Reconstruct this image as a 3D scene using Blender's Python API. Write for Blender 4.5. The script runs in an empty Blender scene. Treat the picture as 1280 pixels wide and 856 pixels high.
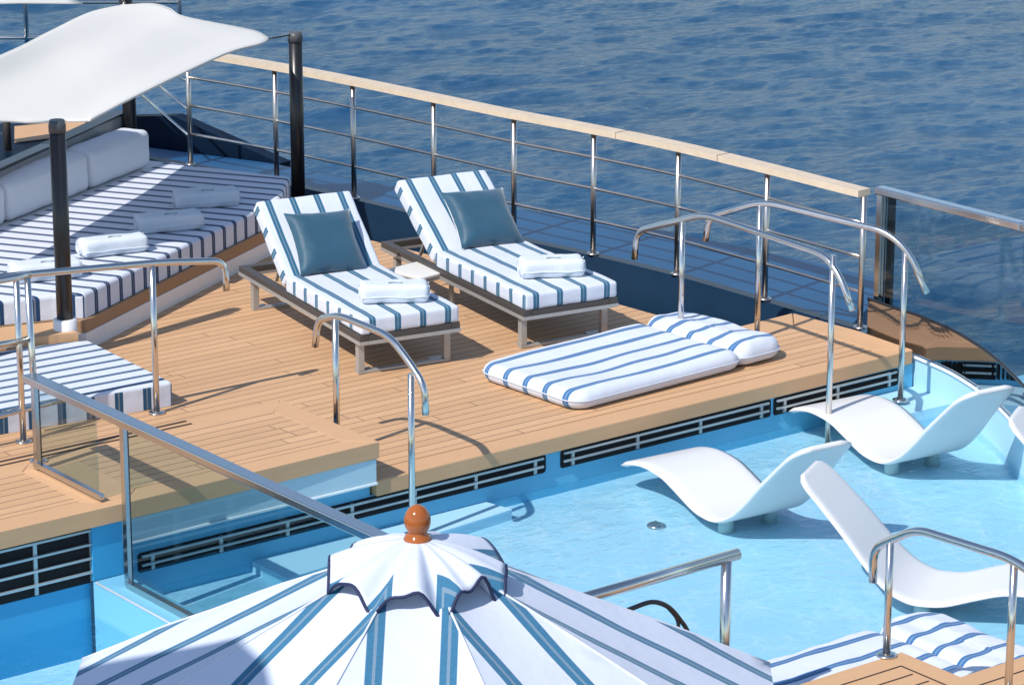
import bpy, bmesh, math, random
from mathutils import Vector, Matrix, noise
random.seed(7)
S = bpy.context.scene
COL = S.collection
PI = math.pi
R = math.radians

# ------------------------------------------------------------------ camera
F_PX = 4000.0
PITCH, YAW, CAM = R(16.3), R(37.6), Vector((0, 0, 6.0))
RT = Vector((math.cos(YAW), -math.sin(YAW), 0))
FH = Vector((math.sin(YAW), math.cos(YAW), 0))
FW = FH * math.cos(PITCH) - Vector((0, 0, 1)) * math.sin(PITCH)
UPV = FH * math.sin(PITCH) + Vector((0, 0, 1)) * math.cos(PITCH)
def ray(px, py): return FW + RT * ((px - 640) / F_PX) - UPV * ((py - 428) / F_PX)
def at(px, py, z):
    d = ray(px, py); return CAM + d * ((z - CAM.z) / d.z)
def atx(px, py, x):
    d = ray(px, py); return CAM + d * (x / d.x)
def aty(px, py, y):
    d = ray(px, py); return CAM + d * (y / d.y)

cd = bpy.data.cameras.new('camera'); cam = bpy.data.objects.new('camera', cd); COL.objects.link(cam)
cam.location = CAM; cam.rotation_euler = FW.to_track_quat('-Z', 'Y').to_euler()
cd.lens = F_PX / 1280 * 36; cd.sensor_width = 36; cd.clip_start = .1; cd.clip_end = 4000
S.camera = cam

# ------------------------------------------------------------------ light
SUN_AZ, SUN_EL = R(12), R(47)
w = bpy.data.worlds.new('World'); S.world = w; w.use_nodes = True
nt = w.node_tree; nt.nodes.clear()
sky = nt.nodes.new('ShaderNodeTexSky'); sky.sky_type = 'NISHITA'; sky.sun_disc = False
sky.sun_elevation = SUN_EL
sky.sun_rotation = math.atan2(-math.cos(SUN_AZ), -math.sin(SUN_AZ)) % (2 * PI)
sky.air_density = 1.0; sky.dust_density = .25; sky.ozone_density = 1.5
bg = nt.nodes.new('ShaderNodeBackground'); bg.inputs[1].default_value = .142
ow = nt.nodes.new('ShaderNodeOutputWorld')
nt.links.new(sky.outputs[0], bg.inputs[0]); nt.links.new(bg.outputs[0], ow.inputs[0])
sd = bpy.data.lights.new('sun', 'SUN'); sd.energy = 3.95; sd.angle = R(.5); sd.color = (1, .955, .89)
sun = bpy.data.objects.new('sun', sd); COL.objects.link(sun)
sdir = Vector((math.cos(SUN_AZ) * math.cos(SUN_EL), math.sin(SUN_AZ) * math.cos(SUN_EL), -math.sin(SUN_EL)))
sun.rotation_euler = sdir.to_track_quat('-Z', 'Y').to_euler(); sun.location = (0, 0, 30)
S.view_settings.view_transform = 'Standard'; S.view_settings.look = 'None'
S.view_settings.exposure = .24; S.view_settings.gamma = 1

# ------------------------------------------------------------------ materials
def mat(name):
    m = bpy.data.materials.new(name); m.use_nodes = True
    n = m.node_tree; b = n.nodes['Principled BSDF']
    return m, n, b
def L(n, a, b): n.links.new(a, b)
def node(n, t, **k):
    x = n.nodes.new(t)
    for a, v in k.items(): setattr(x, a, v)
    return x
def mth(n, op, a, b=None, c=None):
    x = node(n, 'ShaderNodeMath', operation=op)
    for i, v in enumerate((a, b, c)):
        if v is None: continue
        if isinstance(v, (int, float)): x.inputs[i].default_value = v
        else: L(n, v, x.inputs[i])
    return x.outputs[0]
def mixc(n, f, a, b, mode='MIX'):
    x = node(n, 'ShaderNodeMix', data_type='RGBA', blend_type=mode)
    for i, v in ((0, f), (6, a), (7, b)):
        if isinstance(v, (int, float)): x.inputs[i].default_value = v
        elif isinstance(v, tuple): x.inputs[i].default_value = (*v, 1)
        else: L(n, v, x.inputs[i])
    return x.outputs[2]
def noisef(n, scale, vec=None, detail=3, rough=.55):
    x = node(n, 'ShaderNodeTexNoise'); x.inputs['Scale'].default_value = scale
    x.inputs['Detail'].default_value = detail; x.inputs['Roughness'].default_value = rough
    if vec is not None: L(n, vec, x.inputs['Vector'])
    return x.outputs[0]
def mapping(n, src, scale=(1, 1, 1), rot=(0, 0, 0)):
    x = node(n, 'ShaderNodeMapping'); x.inputs['Scale'].default_value = scale; x.inputs['Rotation'].default_value = rot
    L(n, src, x.inputs['Vector']); return x.outputs[0]
def bump(n, b, h, strength=.2, dist=.01):
    x = node(n, 'ShaderNodeBump'); x.inputs['Strength'].default_value = strength; x.inputs['Distance'].default_value = dist
    L(n, h, x.inputs['Height']); L(n, x.outputs[0], b.inputs['Normal']); return x
def objc(n): return node(n, 'ShaderNodeTexCoord').outputs['Object']
def geoP(n): return node(n, 'ShaderNodeNewGeometry').outputs['Position']

def plain(name, col, rough=.5, var=.08, scale=6, metal=0, spec=.5, bmp=0, bscale=60):
    m, n, b = mat(name)
    o = objc(n)
    f = noisef(n, scale, o)
    d = tuple(c * (1 - var) for c in col); e = tuple(min(1, c * (1 + var)) for c in col)
    L(n, mixc(n, f, d, e), b.inputs['Base Color'])
    b.inputs['Roughness'].default_value = rough; b.inputs['Metallic'].default_value = metal
    b.inputs['Specular IOR Level'].default_value = spec
    if bmp: bump(n, b, noisef(n, bscale, o, 4), bmp, .01)
    return m

def stripes(name, base, col, period, width, off=0, rough=.85, line=True):
    """woven fabric: stripes run where the first texture coordinate (metres) meets them"""
    m, n, b = mat(name)
    uv = node(n, 'ShaderNodeUVMap').outputs[0]
    sp = node(n, 'ShaderNodeSeparateXYZ'); L(n, uv, sp.inputs[0])
    u = mth(n, 'ADD', sp.outputs[0], off + period * 40.5)
    t = mth(n, 'ABSOLUTE', mth(n, 'SUBTRACT', mth(n, 'MODULO', u, period), period / 2))
    ssoft = node(n, 'ShaderNodeMapRange'); L(n, t, ssoft.inputs[0])
    ssoft.inputs[1].default_value = width / 2 + .0012; ssoft.inputs[2].default_value = width / 2 - .0012
    f = ssoft.outputs[0]
    o = objc(n)
    c2 = mixc(n, noisef(n, 90, o, 2), tuple(x * .8 for x in col), tuple(x * 1.25 for x in col))
    if line:
        core = mth(n, 'LESS_THAN', t, width * .09)
        c2 = mixc(n, mth(n, 'MULTIPLY', core, .55), c2, tuple(.5 * (x + .5) for x in col))
    c1 = mixc(n, noisef(n, 5, o, 3), tuple(x * .94 for x in base), tuple(min(1, x * 1.03) for x in base))
    L(n, mixc(n, f, c1, c2), b.inputs['Base Color'])
    b.inputs['Roughness'].default_value = rough; b.inputs['Specular IOR Level'].default_value = .2
    b.inputs['Sheen Weight'].default_value = .15
    mx = mth(n, 'ADD', mth(n, 'MULTIPLY', noisef(n, 7, o, 3), 1.0), mth(n, 'MULTIPLY', noisef(n, 240, o, 1), .05))
    bump(n, b, mx, .35, .02)
    return m

def teak(name, plank=True, pitch=.09, seam=.007, tone=1.0, axis='Y'):
    m, n, b = mat(name)
    P = geoP(n)
    sp = node(n, 'ShaderNodeSeparateXYZ'); L(n, P, sp.inputs[0])
    yy = sp.outputs[1] if axis == 'Y' else sp.outputs[0]
    k = mth(n, 'DIVIDE', mth(n, 'ADD', yy, 90 + .03), pitch)
    idx = mth(n, 'FLOOR', k)
    fr = mth(n, 'FRACT', k)
    wn = node(n, 'ShaderNodeTexWhiteNoise', noise_dimensions='1D'); L(n, idx, wn.inputs['W'])
    # boards of about 2 m, staggered, each with its own tone
    xx = sp.outputs[0] if axis == 'Y' else sp.outputs[1]
    bx = mth(n, 'FLOOR', mth(n, 'ADD', mth(n, 'DIVIDE', xx, 2.3), mth(n, 'MULTIPLY', wn.outputs[0], 7.0)))
    wn2 = node(n, 'ShaderNodeTexWhiteNoise', noise_dimensions='2D')
    cb = node(n, 'ShaderNodeCombineXYZ'); L(n, idx, cb.inputs[0]); L(n, bx, cb.inputs[1]); L(n, cb.outputs[0], wn2.inputs['Vector'])
    sc = (1.5, 40, 20) if axis == 'Y' else (40, 1.5, 20)
    grain = noisef(n, 1.5, mapping(n, P, sc), 5, .6)
    blot = noisef(n, 1.6, P, 4, .6)
    lo = tuple(x * tone for x in (.50, .292, .155)); hi = tuple(x * tone for x in (.69, .420, .230))
    f = mth(n, 'ADD', mth(n, 'MULTIPLY', grain, .45), mth(n, 'MULTIPLY', blot, .35))
    if plank: f = mth(n, 'ADD', f, mth(n, 'MULTIPLY', mth(n, 'SUBTRACT', wn2.outputs[0], .35), .42))
    col = mixc(n, f, lo, hi)
    if plank:
        sm = mth(n, 'LESS_THAN', mth(n, 'MULTIPLY', fr, pitch), seam)
        wob = mth(n, 'ADD', .55, mth(n, 'MULTIPLY', noisef(n, 22, P, 2), .6))
        col = mixc(n, mth(n, 'MULTIPLY', sm, wob), col, (.05, .035, .03))
    if plank:
        bf = mth(n, 'FRACT', mth(n, 'ADD', mth(n, 'DIVIDE', xx, 2.3), mth(n, 'MULTIPLY', wn.outputs[0], 7.0)))
        col = mixc(n, mth(n, 'MULTIPLY', mth(n, 'LESS_THAN', bf, .0028), .8), col, (.06, .04, .03))
    # sun-bleached drips and water marks
    st = node(n, 'ShaderNodeMapRange'); L(n, noisef(n, 3.1, P, 5, .7), st.inputs[0]); st.inputs[1].default_value = .58; st.inputs[2].default_value = .72
    col = mixc(n, mth(n, 'MULTIPLY', st.outputs[0], .22), col, (.36, .24, .15))
    L(n, col, b.inputs['Base Color'])
    b.inputs['Roughness'].default_value = .62; b.inputs['Specular IOR Level'].default_value = .3
    bump(n, b, grain, .15, .004)
    return m

def metal(name, col=(.78, .77, .75), rough=.09):
    m, n, b = mat(name)
    b.inputs['Metallic'].default_value = 1; b.inputs['Base Color'].default_value = (*col, 1)
    o = objc(n); f = noisef(n, 9, o, 4)
    L(n, mth(n, 'ADD', rough, mth(n, 'MULTIPLY', f, .10)), b.inputs['Roughness'])
    return m

# pool paint: pale blue, faint scuffs
def poolpaint(name, a, bcol):
    m, n, b = mat(name); P = geoP(n)
    f = mth(n, 'ADD', mth(n, 'MULTIPLY', noisef(n, 1.2, P, 4), .6), mth(n, 'MULTIPLY', noisef(n, 60, P, 2), .3))
    c = mixc(n, f, a, bcol)
    L(n, c, b.inputs['Base Color']); b.inputs['Roughness'].default_value = .45
    bump(n, b, noisef(n, 120, P, 2), .15, .004)
    return m
def glassy(name, tint, ior=1.45, rough=.0, bmp=None, gain=1.0):
    """thin clear sheet: transparent, with mirror reflection by angle"""
    m = bpy.data.materials.new(name); m.use_nodes = True; n = m.node_tree; n.nodes.clear()
    out = node(n, 'ShaderNodeOutputMaterial'); tr = node(n, 'ShaderNodeBsdfTransparent'); gl = node(n, 'ShaderNodeBsdfGlossy')
    gl.inputs['Roughness'].default_value = rough; tr.inputs[0].default_value = (*tint, 1)
    # Schlick reflection from the facing angle: the same from either side of the sheet
    fr = node(n, 'ShaderNodeLayerWeight'); fr.inputs[0].default_value = .5
    f0 = ((ior - 1) / (ior + 1)) ** 2
    fres = mth(n, 'ADD', f0, mth(n, 'MULTIPLY', mth(n, 'POWER', fr.outputs['Facing'], 5.0), 1 - f0))
    mx = node(n, 'ShaderNodeMixShader')
    if bmp:
        bp = node(n, 'ShaderNodeBump'); bp.inputs['Strength'].default_value = bmp[0]; bp.inputs['Distance'].default_value = bmp[1]
        P = geoP(n)
        h = mth(n, 'ADD', noisef(n, 5, mapping(n, P, (1, 1.5, 1)), 3), mth(n, 'MULTIPLY', noisef(n, 17, P, 2), .35))
        L(n, h, bp.inputs['Height']); L(n, bp.outputs[0], gl.inputs['Normal']); L(n, bp.outputs[0], fr.inputs['Normal'])
    L(n, mth(n, 'MULTIPLY', fres, gain), mx.inputs[0]); L(n, tr.outputs[0], mx.inputs[1]); L(n, gl.outputs[0], mx.inputs[2]); L(n, mx.outputs[0], out.inputs[0])
    return m, n, tr

M = {}
M['planks'] = teak('teak planks'); M['board'] = teak('teak margin board', plank=False, tone=1.02)
M['cap'] = plain('bleached teak handrail cap', (.62, .50, .37), .6, .16, 14, bmp=.1)
M['palewall'] = plain('pale blue grey wall paint', (.42, .58, .66), .5, .06, 3)
M['trim'] = teak('teak plinth trim', plank=False, tone=.62)
M['caulk'] = plain('dark caulking', (.045, .03, .026), .8)
M['chrome'] = metal('polished stainless steel', (.66, .63, .60), .14)
M['satin'] = metal('satin stainless steel', (.56, .52, .485), .27)
M['steel'] = metal('brushed stainless steel', (.56, .55, .55), .16)
M['gridsteel'] = plain('vent grille aluminium', (.45, .5, .52), .4, metal=.6)
M['coaming'] = plain('grey painted coaming', (.26, .27, .28), .35, .15, 9)
M['black'] = plain('black satin post', (.014, .014, .016), .32, .3, 20)
M['postcap'] = plain('dark grey post cap', (.07, .075, .08), .45)
M['void'] = plain('vent recess', (.004, .005, .008), .9)
M['navy'] = plain('navy steel paint', (.0035, .019, .044), .4, .35, 2.2, spec=.22)
M['navydark'] = plain('dark navy steel paint', (.0022, .010, .028), .5, .35, 3, spec=.12)
M['bluedeck'] = plain('blue ledge paint', (.007, .066, .165), .35, .3, 2.2, spec=.25)
M['white'] = plain('white painted steel', (.74, .74, .75), .5, .04)
M['sailcloth'] = plain('white sail cloth', (.80, .775, .72), .85, .02, 3, bmp=.05, bscale=2.2)
m = M['sailcloth']; n = m.node_tree; b = n.nodes['Principled BSDF']; out = n.nodes['Material Output']
tl = node(n, 'ShaderNodeBsdfTranslucent'); tl.inputs[0].default_value = (.72, .73, .74, 1); mxs = node(n, 'ShaderNodeMixShader'); mxs.inputs[0].default_value = .20
L(n, b.outputs[0], mxs.inputs[1]); L(n, tl.outputs[0], mxs.inputs[2]); L(n, mxs.outputs[0], out.inputs[0])
M['cushionwhite'] = plain('white outdoor upholstery', (.66, .68, .73), .85, .03, 5, bmp=.25, bscale=9)
M['towel'] = plain('white terry towel', (.66, .71, .77), .95, .04, 30, bmp=.6, bscale=160)
M['frame'] = plain('taupe lounger frame', (.062, .054, .050), .5, .15, 30)
M['frametrim'] = plain('silver lounger trim', (.42, .41, .39), .4, .1, 20, metal=.4)
M['tabletop'] = plain('pale stone table top', (.72, .69, .64), .5, .05)
M['seam'] = plain('white seam tape', (.62, .65, .72), .8)
M['finial'] = plain('varnished orange wood', (.36, .10, .02), .13, .2, 12)
M['polewood'] = plain('varnished parasol pole', (.34, .14, .05), .25, .2, 12)
M['piping'] = plain('navy piping', (.012, .02, .07), .7)
M['chaise'] = plain('white moulded resin', (.71, .71, .71), .38, .02, 3)
M['wetbase'] = plain('pale grey chaise foot', (.42, .55, .55), .4)
M['rubber'] = plain('black rubber', (.01, .012, .018), .4)
M['greyledge'] = plain('grey painted ledge', (.30, .34, .36), .35, .1, 3)
M['stripe'] = stripes('white and teal striped canvas', (.62, .655, .74), (.028, .125, .215), .18, .045, .09)
M['floatpipe'] = plain('pale float piping', (.56, .60, .68), .8)
M['emblem'] = plain('grey embroidery thread', (.30, .36, .40), .8)
M['poolwall'] = poolpaint('mid blue pool paint', (.09, .38, .60), (.13, .45, .66))
M['poolwall2'] = poolpaint('soft blue pool paint', (.15, .44, .63), (.20, .50, .68))
m, n, b = mat('dark reflecting glass'); M['darkglass'] = m
b.inputs['Metallic'].default_value = 1; b.inputs['Base Color'].default_value = (.40, .40, .42, 1); b.inputs['Roughness'].default_value = .035
M['daybedstripe'] = stripes('white and deep teal striped canvas', (.62, .655, .74), (.018, .075, .15), .135, .040)
M['sofastripe'] = stripes('white and navy striped canvas', (.64, .67, .75), (.012, .045, .12), .165, .046)
M['floatstripe'] = stripes('white and blue striped float fabric', (.64, .68, .77), (.045, .15, .33), .19, .046, 0)
M['parasol'] = stripes('white and teal parasol canvas', (.60, .64, .75), (.04, .155, .27), .236, .056, .118)
m, n, b = mat('teal satin cushion'); M['teal'] = m
o = objc(n)
L(n, mixc(n, noisef(n, 6, o, 3), (.005, .050, .092), (.010, .086, .145)), b.inputs['Base Color'])
b.inputs['Roughness'].default_value = .55; b.inputs['Sheen Weight'].default_value = .5
bump(n, b, noisef(n, 8, o, 4), .3, .02)

M['pool'] = poolpaint('pale blue pool paint', (.36, .62, .765), (.43, .69, .83))
M['poolrim'] = plain('white pool rim grout', (.66, .74, .78), .4)
M['plunge'] = poolpaint('blue pool paint', (.022, .27, .52), (.045, .34, .60))
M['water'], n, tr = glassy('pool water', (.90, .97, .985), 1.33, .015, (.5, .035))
# fine web of ripple light painted into the water's transmission colour
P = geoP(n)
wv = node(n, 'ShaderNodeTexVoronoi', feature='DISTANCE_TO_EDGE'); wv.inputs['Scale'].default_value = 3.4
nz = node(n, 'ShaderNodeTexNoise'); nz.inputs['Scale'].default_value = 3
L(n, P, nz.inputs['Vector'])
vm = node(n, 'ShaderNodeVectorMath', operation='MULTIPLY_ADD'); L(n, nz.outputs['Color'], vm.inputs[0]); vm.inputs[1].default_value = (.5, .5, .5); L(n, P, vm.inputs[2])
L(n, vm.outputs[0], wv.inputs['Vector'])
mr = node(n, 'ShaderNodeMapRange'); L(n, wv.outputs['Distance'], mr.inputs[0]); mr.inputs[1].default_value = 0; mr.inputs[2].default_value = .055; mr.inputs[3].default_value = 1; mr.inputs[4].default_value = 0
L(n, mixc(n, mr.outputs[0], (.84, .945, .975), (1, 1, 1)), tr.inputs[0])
M['seaglass'], n, tr = glassy('sea balustrade glass', (.78, .87, .90), 1.5, 0, None, 1.3)
M['glass'], n, tr = glassy('balustrade glass', (.80, .875, .885), 1.5, 0, None, 1.0)

m, n, b = mat('sea water'); M['sea'] = m
P = geoP(n)
big = noisef(n, .05, P, 3)
L(n, mixc(n, big, (.004, .054, .138), (.006, .078, .175)), b.inputs['Base Color'])
b.inputs['Roughness'].default_value = .16; b.inputs['IOR'].default_value = 1.33; b.inputs['Specular Tint'].default_value = (.34, .66, 1, 1); b.inputs['Specular IOR Level'].default_value = .42
patch = node(n, 'ShaderNodeMapRange'); L(n, noisef(n, .07, mapping(n, P, (1, .45, 1), (0, 0, R(20))), 3, .6), patch.inputs[0])
patch.inputs[1].default_value = .35; patch.inputs[2].default_value = .65; patch.inputs[3].default_value = .45; patch.inputs[4].default_value = 1.0
Pm = mapping(n, P, (1, 1.5, 1), (0, 0, R(-35)))
h = mth(n, 'ADD', noisef(n, 3.6, Pm, 6, .66), mth(n, 'MULTIPLY', noisef(n, 9, P, 3), .2))
bp = bump(n, b, h, .8, .24); L(n, mth(n, 'MULTIPLY', patch.outputs[0], .9), bp.inputs['Strength'])

# ------------------------------------------------------------------ mesh helpers
def tag(o, label=None, cat=None, group=None, kind=None):
    if label: o['label'] = label
    if cat: o['category'] = cat
    if group: o['group'] = group
    if kind: o['kind'] = kind
    return o
def thing(name, loc, label, cat, group=None, rz=0):
    o = bpy.data.objects.new(name, None); COL.objects.link(o); o.empty_display_size = .2
    o.location = loc; o.rotation_euler = (0, 0, rz)
    return tag(o, label, cat, group)
def clean(name):
    return name
class MB:
    """collects verts, faces, per-face material index and per-corner uv"""
    def __init__(s): s.v = []; s.f = []; s.m = []; s.uv = []; s.sm = []
    def add(s, vs, fs, mi=0, uvf=None, smooth=False):
        k = len(s.v); s.v += [Vector(p) for p in vs]
        for f in fs:
            s.f.append([i + k for i in f]); s.m.append(mi); s.sm.append(smooth)
            s.uv.append([uvf(Vector(vs[i]), f) for i in f] if uvf else [(0, 0)] * len(f))
    def box(s, c, sz, mi=0, rz=0):
        c = Vector(c); x, y, z = (q / 2 for q in sz); rm = Matrix.Rotation(rz, 3, 'Z')
        vs = [c + rm @ Vector((a * x, b * y, d * z)) for d in (-1, 1) for a, b in ((-1, -1), (1, -1), (1, 1), (-1, 1))]
        s.add(vs, [(3, 2, 1, 0), (4, 5, 6, 7), (0, 1, 5, 4), (1, 2, 6, 5), (2, 3, 7, 6), (3, 0, 4, 7)], mi)
    def bar(s, p, q, wd, ht, mi=0):
        """rectangular bar from p to q; ht along z"""
        p, q = Vector(p), Vector(q); d = (q - p).normalized()
        sd_ = d.cross(Vector((0, 0, 1)))
        sd_ = sd_.normalized() if sd_.length > 1e-4 else Vector((1, 0, 0))
        up = sd_.cross(d)
        vs = [e + sd_ * (a * wd / 2) + up * (b_ * ht / 2) for e in (p, q) for a, b_ in ((-1, -1), (1, -1), (1, 1), (-1, 1))]
        s.add(vs, [(0, 1, 2, 3), (7, 6, 5, 4), (1, 0, 4, 5), (2, 1, 5, 6), (3, 2, 6, 7), (0, 3, 7, 4)], mi)
    def prism(s, poly, z0, z1, mi=0, mtop=None, uvf=None):
        a = sum(poly[i][0] * poly[(i + 1) % len(poly)][1] - poly[(i + 1) % len(poly)][0] * poly[i][1] for i in range(len(poly)))
        if a < 0: poly = poly[::-1]
        N = len(poly); lo = [(p[0], p[1], z0) for p in poly]; hi = [(p[0], p[1], z1) for p in poly]
        vs = lo + hi
        s.add(vs, [tuple(range(N, 2 * N))], mi if mtop is None else mtop, uvf)
        s.add(vs, [tuple(range(N - 1, -1, -1))] + [(i, (i + 1) % N, (i + 1) % N + N, i + N) for i in range(N)], mi, uvf)
    def tube(s, pts, r, mi=0, n=10, cap=True, smooth_steps=0, closed=False):
        pts = [Vector(p) for p in pts]
        if smooth_steps: pts = catmull(pts, smooth_steps)
        T = []
        for i in range(len(pts)):
            a = pts[max(0, i - 1)]; b_ = pts[min(len(pts) - 1, i + 1)]; T.append((b_ - a).normalized())
        u = T[0].cross(Vector((0, 0, 1)))
        if u.length < 1e-3: u = T[0].cross(Vector((1, 0, 0)))
        u.normalize(); vs = []
        for p, t in zip(pts, T):
            u = (u - t * u.dot(t)).normalized(); v_ = t.cross(u)
            vs += [p + (u * math.cos(2 * PI * k / n) + v_ * math.sin(2 * PI * k / n)) * r for k in range(n)]
        fs = [(i * n + k, i * n + (k + 1) % n, (i + 1) * n + (k + 1) % n, (i + 1) * n + k) for i in range(len(pts) - 1) for k in range(n)]
        s.add(vs, fs, mi, None, True)
        if cap:
            e = (len(pts) - 1) * n
            s.add(vs, [tuple(range(n - 1, -1, -1)), tuple(range(e, e + n))], mi)
    def lathe(s, prof, c=(0, 0, 0), mi=0, n=32):
        c = Vector(c); vs = []
        for r_, z in prof: vs += [c + Vector((r_ * math.cos(2 * PI * k / n), r_ * math.sin(2 * PI * k / n), z)) for k in range(n)]
        fs = [(i * n + k, i * n + (k + 1) % n, (i + 1) * n + (k + 1) % n, (i + 1) * n + k) for i in range(len(prof) - 1) for k in range(n)]
        s.add(vs, fs, mi, None, True)
        s.add(vs, [tuple(range(n - 1, -1, -1)), tuple(range((len(prof) - 1) * n, len(prof) * n))], mi)
    def rbox(s, c, sz, r, mi=0, uvf=None, n=(10, 10, 4), wr=0, xf=None, crown=0):
        """rounded box; wr = wrinkle amplitude; uvf(local point, normal) -> u; crown = bulge of top"""
        c = Vector(c); hx, hy, hz = (q / 2 for q in sz)
        def axis(h, k):
            rr = min(r, h)
            inner = [-h + rr + (2 * h - 2 * rr) * i / k for i in range(k + 1)]
            ed = [rr * (1 - math.cos(t * PI / 8)) for t in range(0, 4)]
            return [-h + e for e in ed] + inner + [h - e for e in ed[::-1]]
        ax = [axis(hx, n[0]), axis(hy, n[1]), axis(hz, n[2])]
        H = (hx, hy, hz)
        for a in range(3):
            for sg in (-1, 1):
                i1, i2 = (a + 1) % 3, (a + 2) % 3
                A, B = ax[i1], ax[i2]; vs = []; us = []
                for x in A:
                    for y in B:
                        p = [0, 0, 0]; p[a] = sg * H[a]; p[i1] = x; p[i2] = y
                        q = Vector(p); inn = Vector([max(-h + min(r, h), min(h - min(r, h), v_)) for v_, h in zip(q, H)])
                        d = q - inn; nrm = d.normalized() if d.length > 1e-6 else Vector((0, 0, 1))
                        # spherical rounding
                        if d.length > 1e-9: q = inn + nrm * min(r, *H) if max(abs(t) for t in d) > 0 else q
                        for t in range(3):
                            if abs(abs(p[t]) - H[t]) < 1e-9 and all(abs(d[s2]) < 1e-9 for s2 in range(3) if s2 != t): q[t] = p[t]
                        if crown: q.z += crown * max(0, 1 - (p[0] / hx) ** 2) * max(0, 1 - (p[1] / hy) ** 2) * (1 if p[2] > 0 else 0)
                        if wr: q += nrm * wr * (noise.noise(q * 7 + c * 3) + .5 * noise.noise(q * 19 + c))
                        vs.append(q)
                nb = len(B); fs = []
                for i in range(len(A) - 1):
                    for j in range(nb - 1):
                        f = (i * nb + j, (i + 1) * nb + j, (i + 1) * nb + j + 1, i * nb + j + 1)
                        fs.append(f if sg > 0 else f[::-1])
                fn = None
                if uvf:
                    def fn(p_, f_, a=a, sg=sg): return (uvf(p_, a, sg), 0)
                W = [c + v_ for v_ in vs]
                if xf: W = [xf @ v_ for v_ in W]
                k = len(s.v); s.v += W
                for f in fs:
                    s.f.append([i + k for i in f]); s.m.append(mi); s.sm.append(True)
                    s.uv.append([fn(vs[i], f) for i in f] if fn else [(0, 0)] * 4)
    def build(s, name, mats, parent=None, local=False, origin=None, merge=1e-4, autosmooth=True):
        me = bpy.data.meshes.new(name)
        org = Vector((0, 0, 0))
        if parent is not None and not local:
            q = parent
            while q is not None: org = org + q.location; q = q.parent
        if origin is not None: org = Vector(origin)
        me.from_pydata([tuple(v_ - org) for v_ in s.v], [], s.f)
        uvl = me.uv_layers.new(name='UVMap'); k = 0
        for u_ in s.uv:
            for c in u_: uvl.data[k].uv = c; k += 1
        for p, mi, sm in zip(me.polygons, s.m, s.sm): p.material_index = mi; p.use_smooth = sm
        bm = bmesh.new(); bm.from_mesh(me)
        if merge: bmesh.ops.remove_doubles(bm, verts=bm.verts, dist=merge)
        bm.to_mesh(me); bm.free()
        for q in (mats if isinstance(mats, (list, tuple)) else [mats]): me.materials.append(M[q] if isinstance(q, str) else q)
        o = bpy.data.objects.new(name, me); COL.objects.link(o)
        if parent is not None: o.parent = parent
        elif origin is not None: o.location = org
        return o
def bevel(o, width=.006, seg=2):
    md = o.modifiers.new('bevel', 'BEVEL'); md.width = width; md.segments = seg; md.limit_method = 'ANGLE'; md.angle_limit = R(40)
    return o
def catmull(pts, k):
    P = [pts[0] * 2 - pts[1]] + pts + [pts[-1] * 2 - pts[-2]]; out = []
    for i in range(1, len(P) - 2):
        a, b_, c, d = P[i - 1:i + 3]
        for j in range(k):
            t = j / k
            out.append(.5 * ((2 * b_) + (c - a) * t + (2 * a - 5 * b_ + 4 * c - d) * t * t + (3 * b_ - a - 3 * c + d) * t ** 3))
    return out + [pts[-1]]
def fillet(pts, r, k=6):
    """polyline with rounded corners"""
    pts = [Vector(p) for p in pts]; out = [pts[0]]
    for i in range(1, len(pts) - 1):
        a, b_, c = pts[i - 1:i + 2]
        u, v_ = (a - b_), (c - b_); rr = min(r, u.length * .48, v_.length * .48)
        p, q = b_ + u.normalized() * rr, b_ + v_.normalized() * rr
        for j in range(k + 1):
            t = j / k; out.append(p * (1 - t) ** 2 + b_ * 2 * t * (1 - t) + q * t * t)
    return out + [pts[-1]]
def copy_tree(o, parent=None):
    c = o.copy(); COL.objects.link(c); c.parent = parent
    for ch in list(o.children): copy_tree(ch, c)
    return c
def struct(mb, name, mats, z=True):
    return tag(mb.build(name, mats), kind='structure')

# ------------------------------------------------------------------ setting: sea
SEA_Z = -12.0
ctr = FH * 86
me = bpy.data.meshes.new('sea'); me.from_pydata([(-1, -1, 0), (1, -1, 0), (1, 1, 0), (-1, 1, 0)], [], [(0, 1, 2, 3)])
o = bpy.data.objects.new('sea', me); COL.objects.link(o); o.location = (ctr.x, ctr.y, SEA_Z); o.rotation_euler = (0, 0, -YAW + R(8)); me.materials.append(M['sea'])
oc = o.modifiers.new('waves', 'OCEAN'); oc.geometry_mode = 'GENERATE'; oc.resolution = 24; oc.viewport_resolution = 24
oc.spatial_size = 68; oc.size = 1.0; oc.depth = 200; oc.wind_velocity = 2.9; oc.wave_scale = .13; oc.wave_scale_min = .01
oc.choppiness = 1.0; oc.wave_alignment = .25; oc.wave_direction = R(60); oc.random_seed = 5; oc.time = 3.0
tag(o, kind='structure')
mb = MB()
# the flat sea out to the horizon, a little lower so that the two never meet
far = [Vector((-2500, -2500, SEA_Z - .6)), Vector((2500, -2500, SEA_Z - .6)), Vector((2500, 2500, SEA_Z - .6)), Vector((-2500, 2500, SEA_Z - .6))]
mb.add(far, [(0, 1, 2, 3)])
struct(mb, 'far_sea', 'sea')

# ------------------------------------------------------------------ setting: decks
EDGE = 14.47                                       # front edge of the decks above the pool
railc = [Vector(p) for p in ((14.64, 14.6, 0), (14.6, 15.09, 0), (14.57, 16.0, 0), (14.52, 16.91, 0), (14.40, 17.72, 0), (14.25, 18.48, 0), (14.13, 19.33, 0), (14.0, 20.22, 0), (13.84, 21.08, 0), (13.6, 22.0, 0), (13.2, 23.2, 0))]
railcs = catmull(railc, 6)
deckback = [(14.54, 14.53), (14.55, 15.05), (14.5, 15.65), (13.9, 15.62), (13.74, 15.96), (13.68, 16.6), (13.54, 17.8), (13.36, 18.95), (13.2, 20.0), (12.9, 21.2)]
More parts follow.
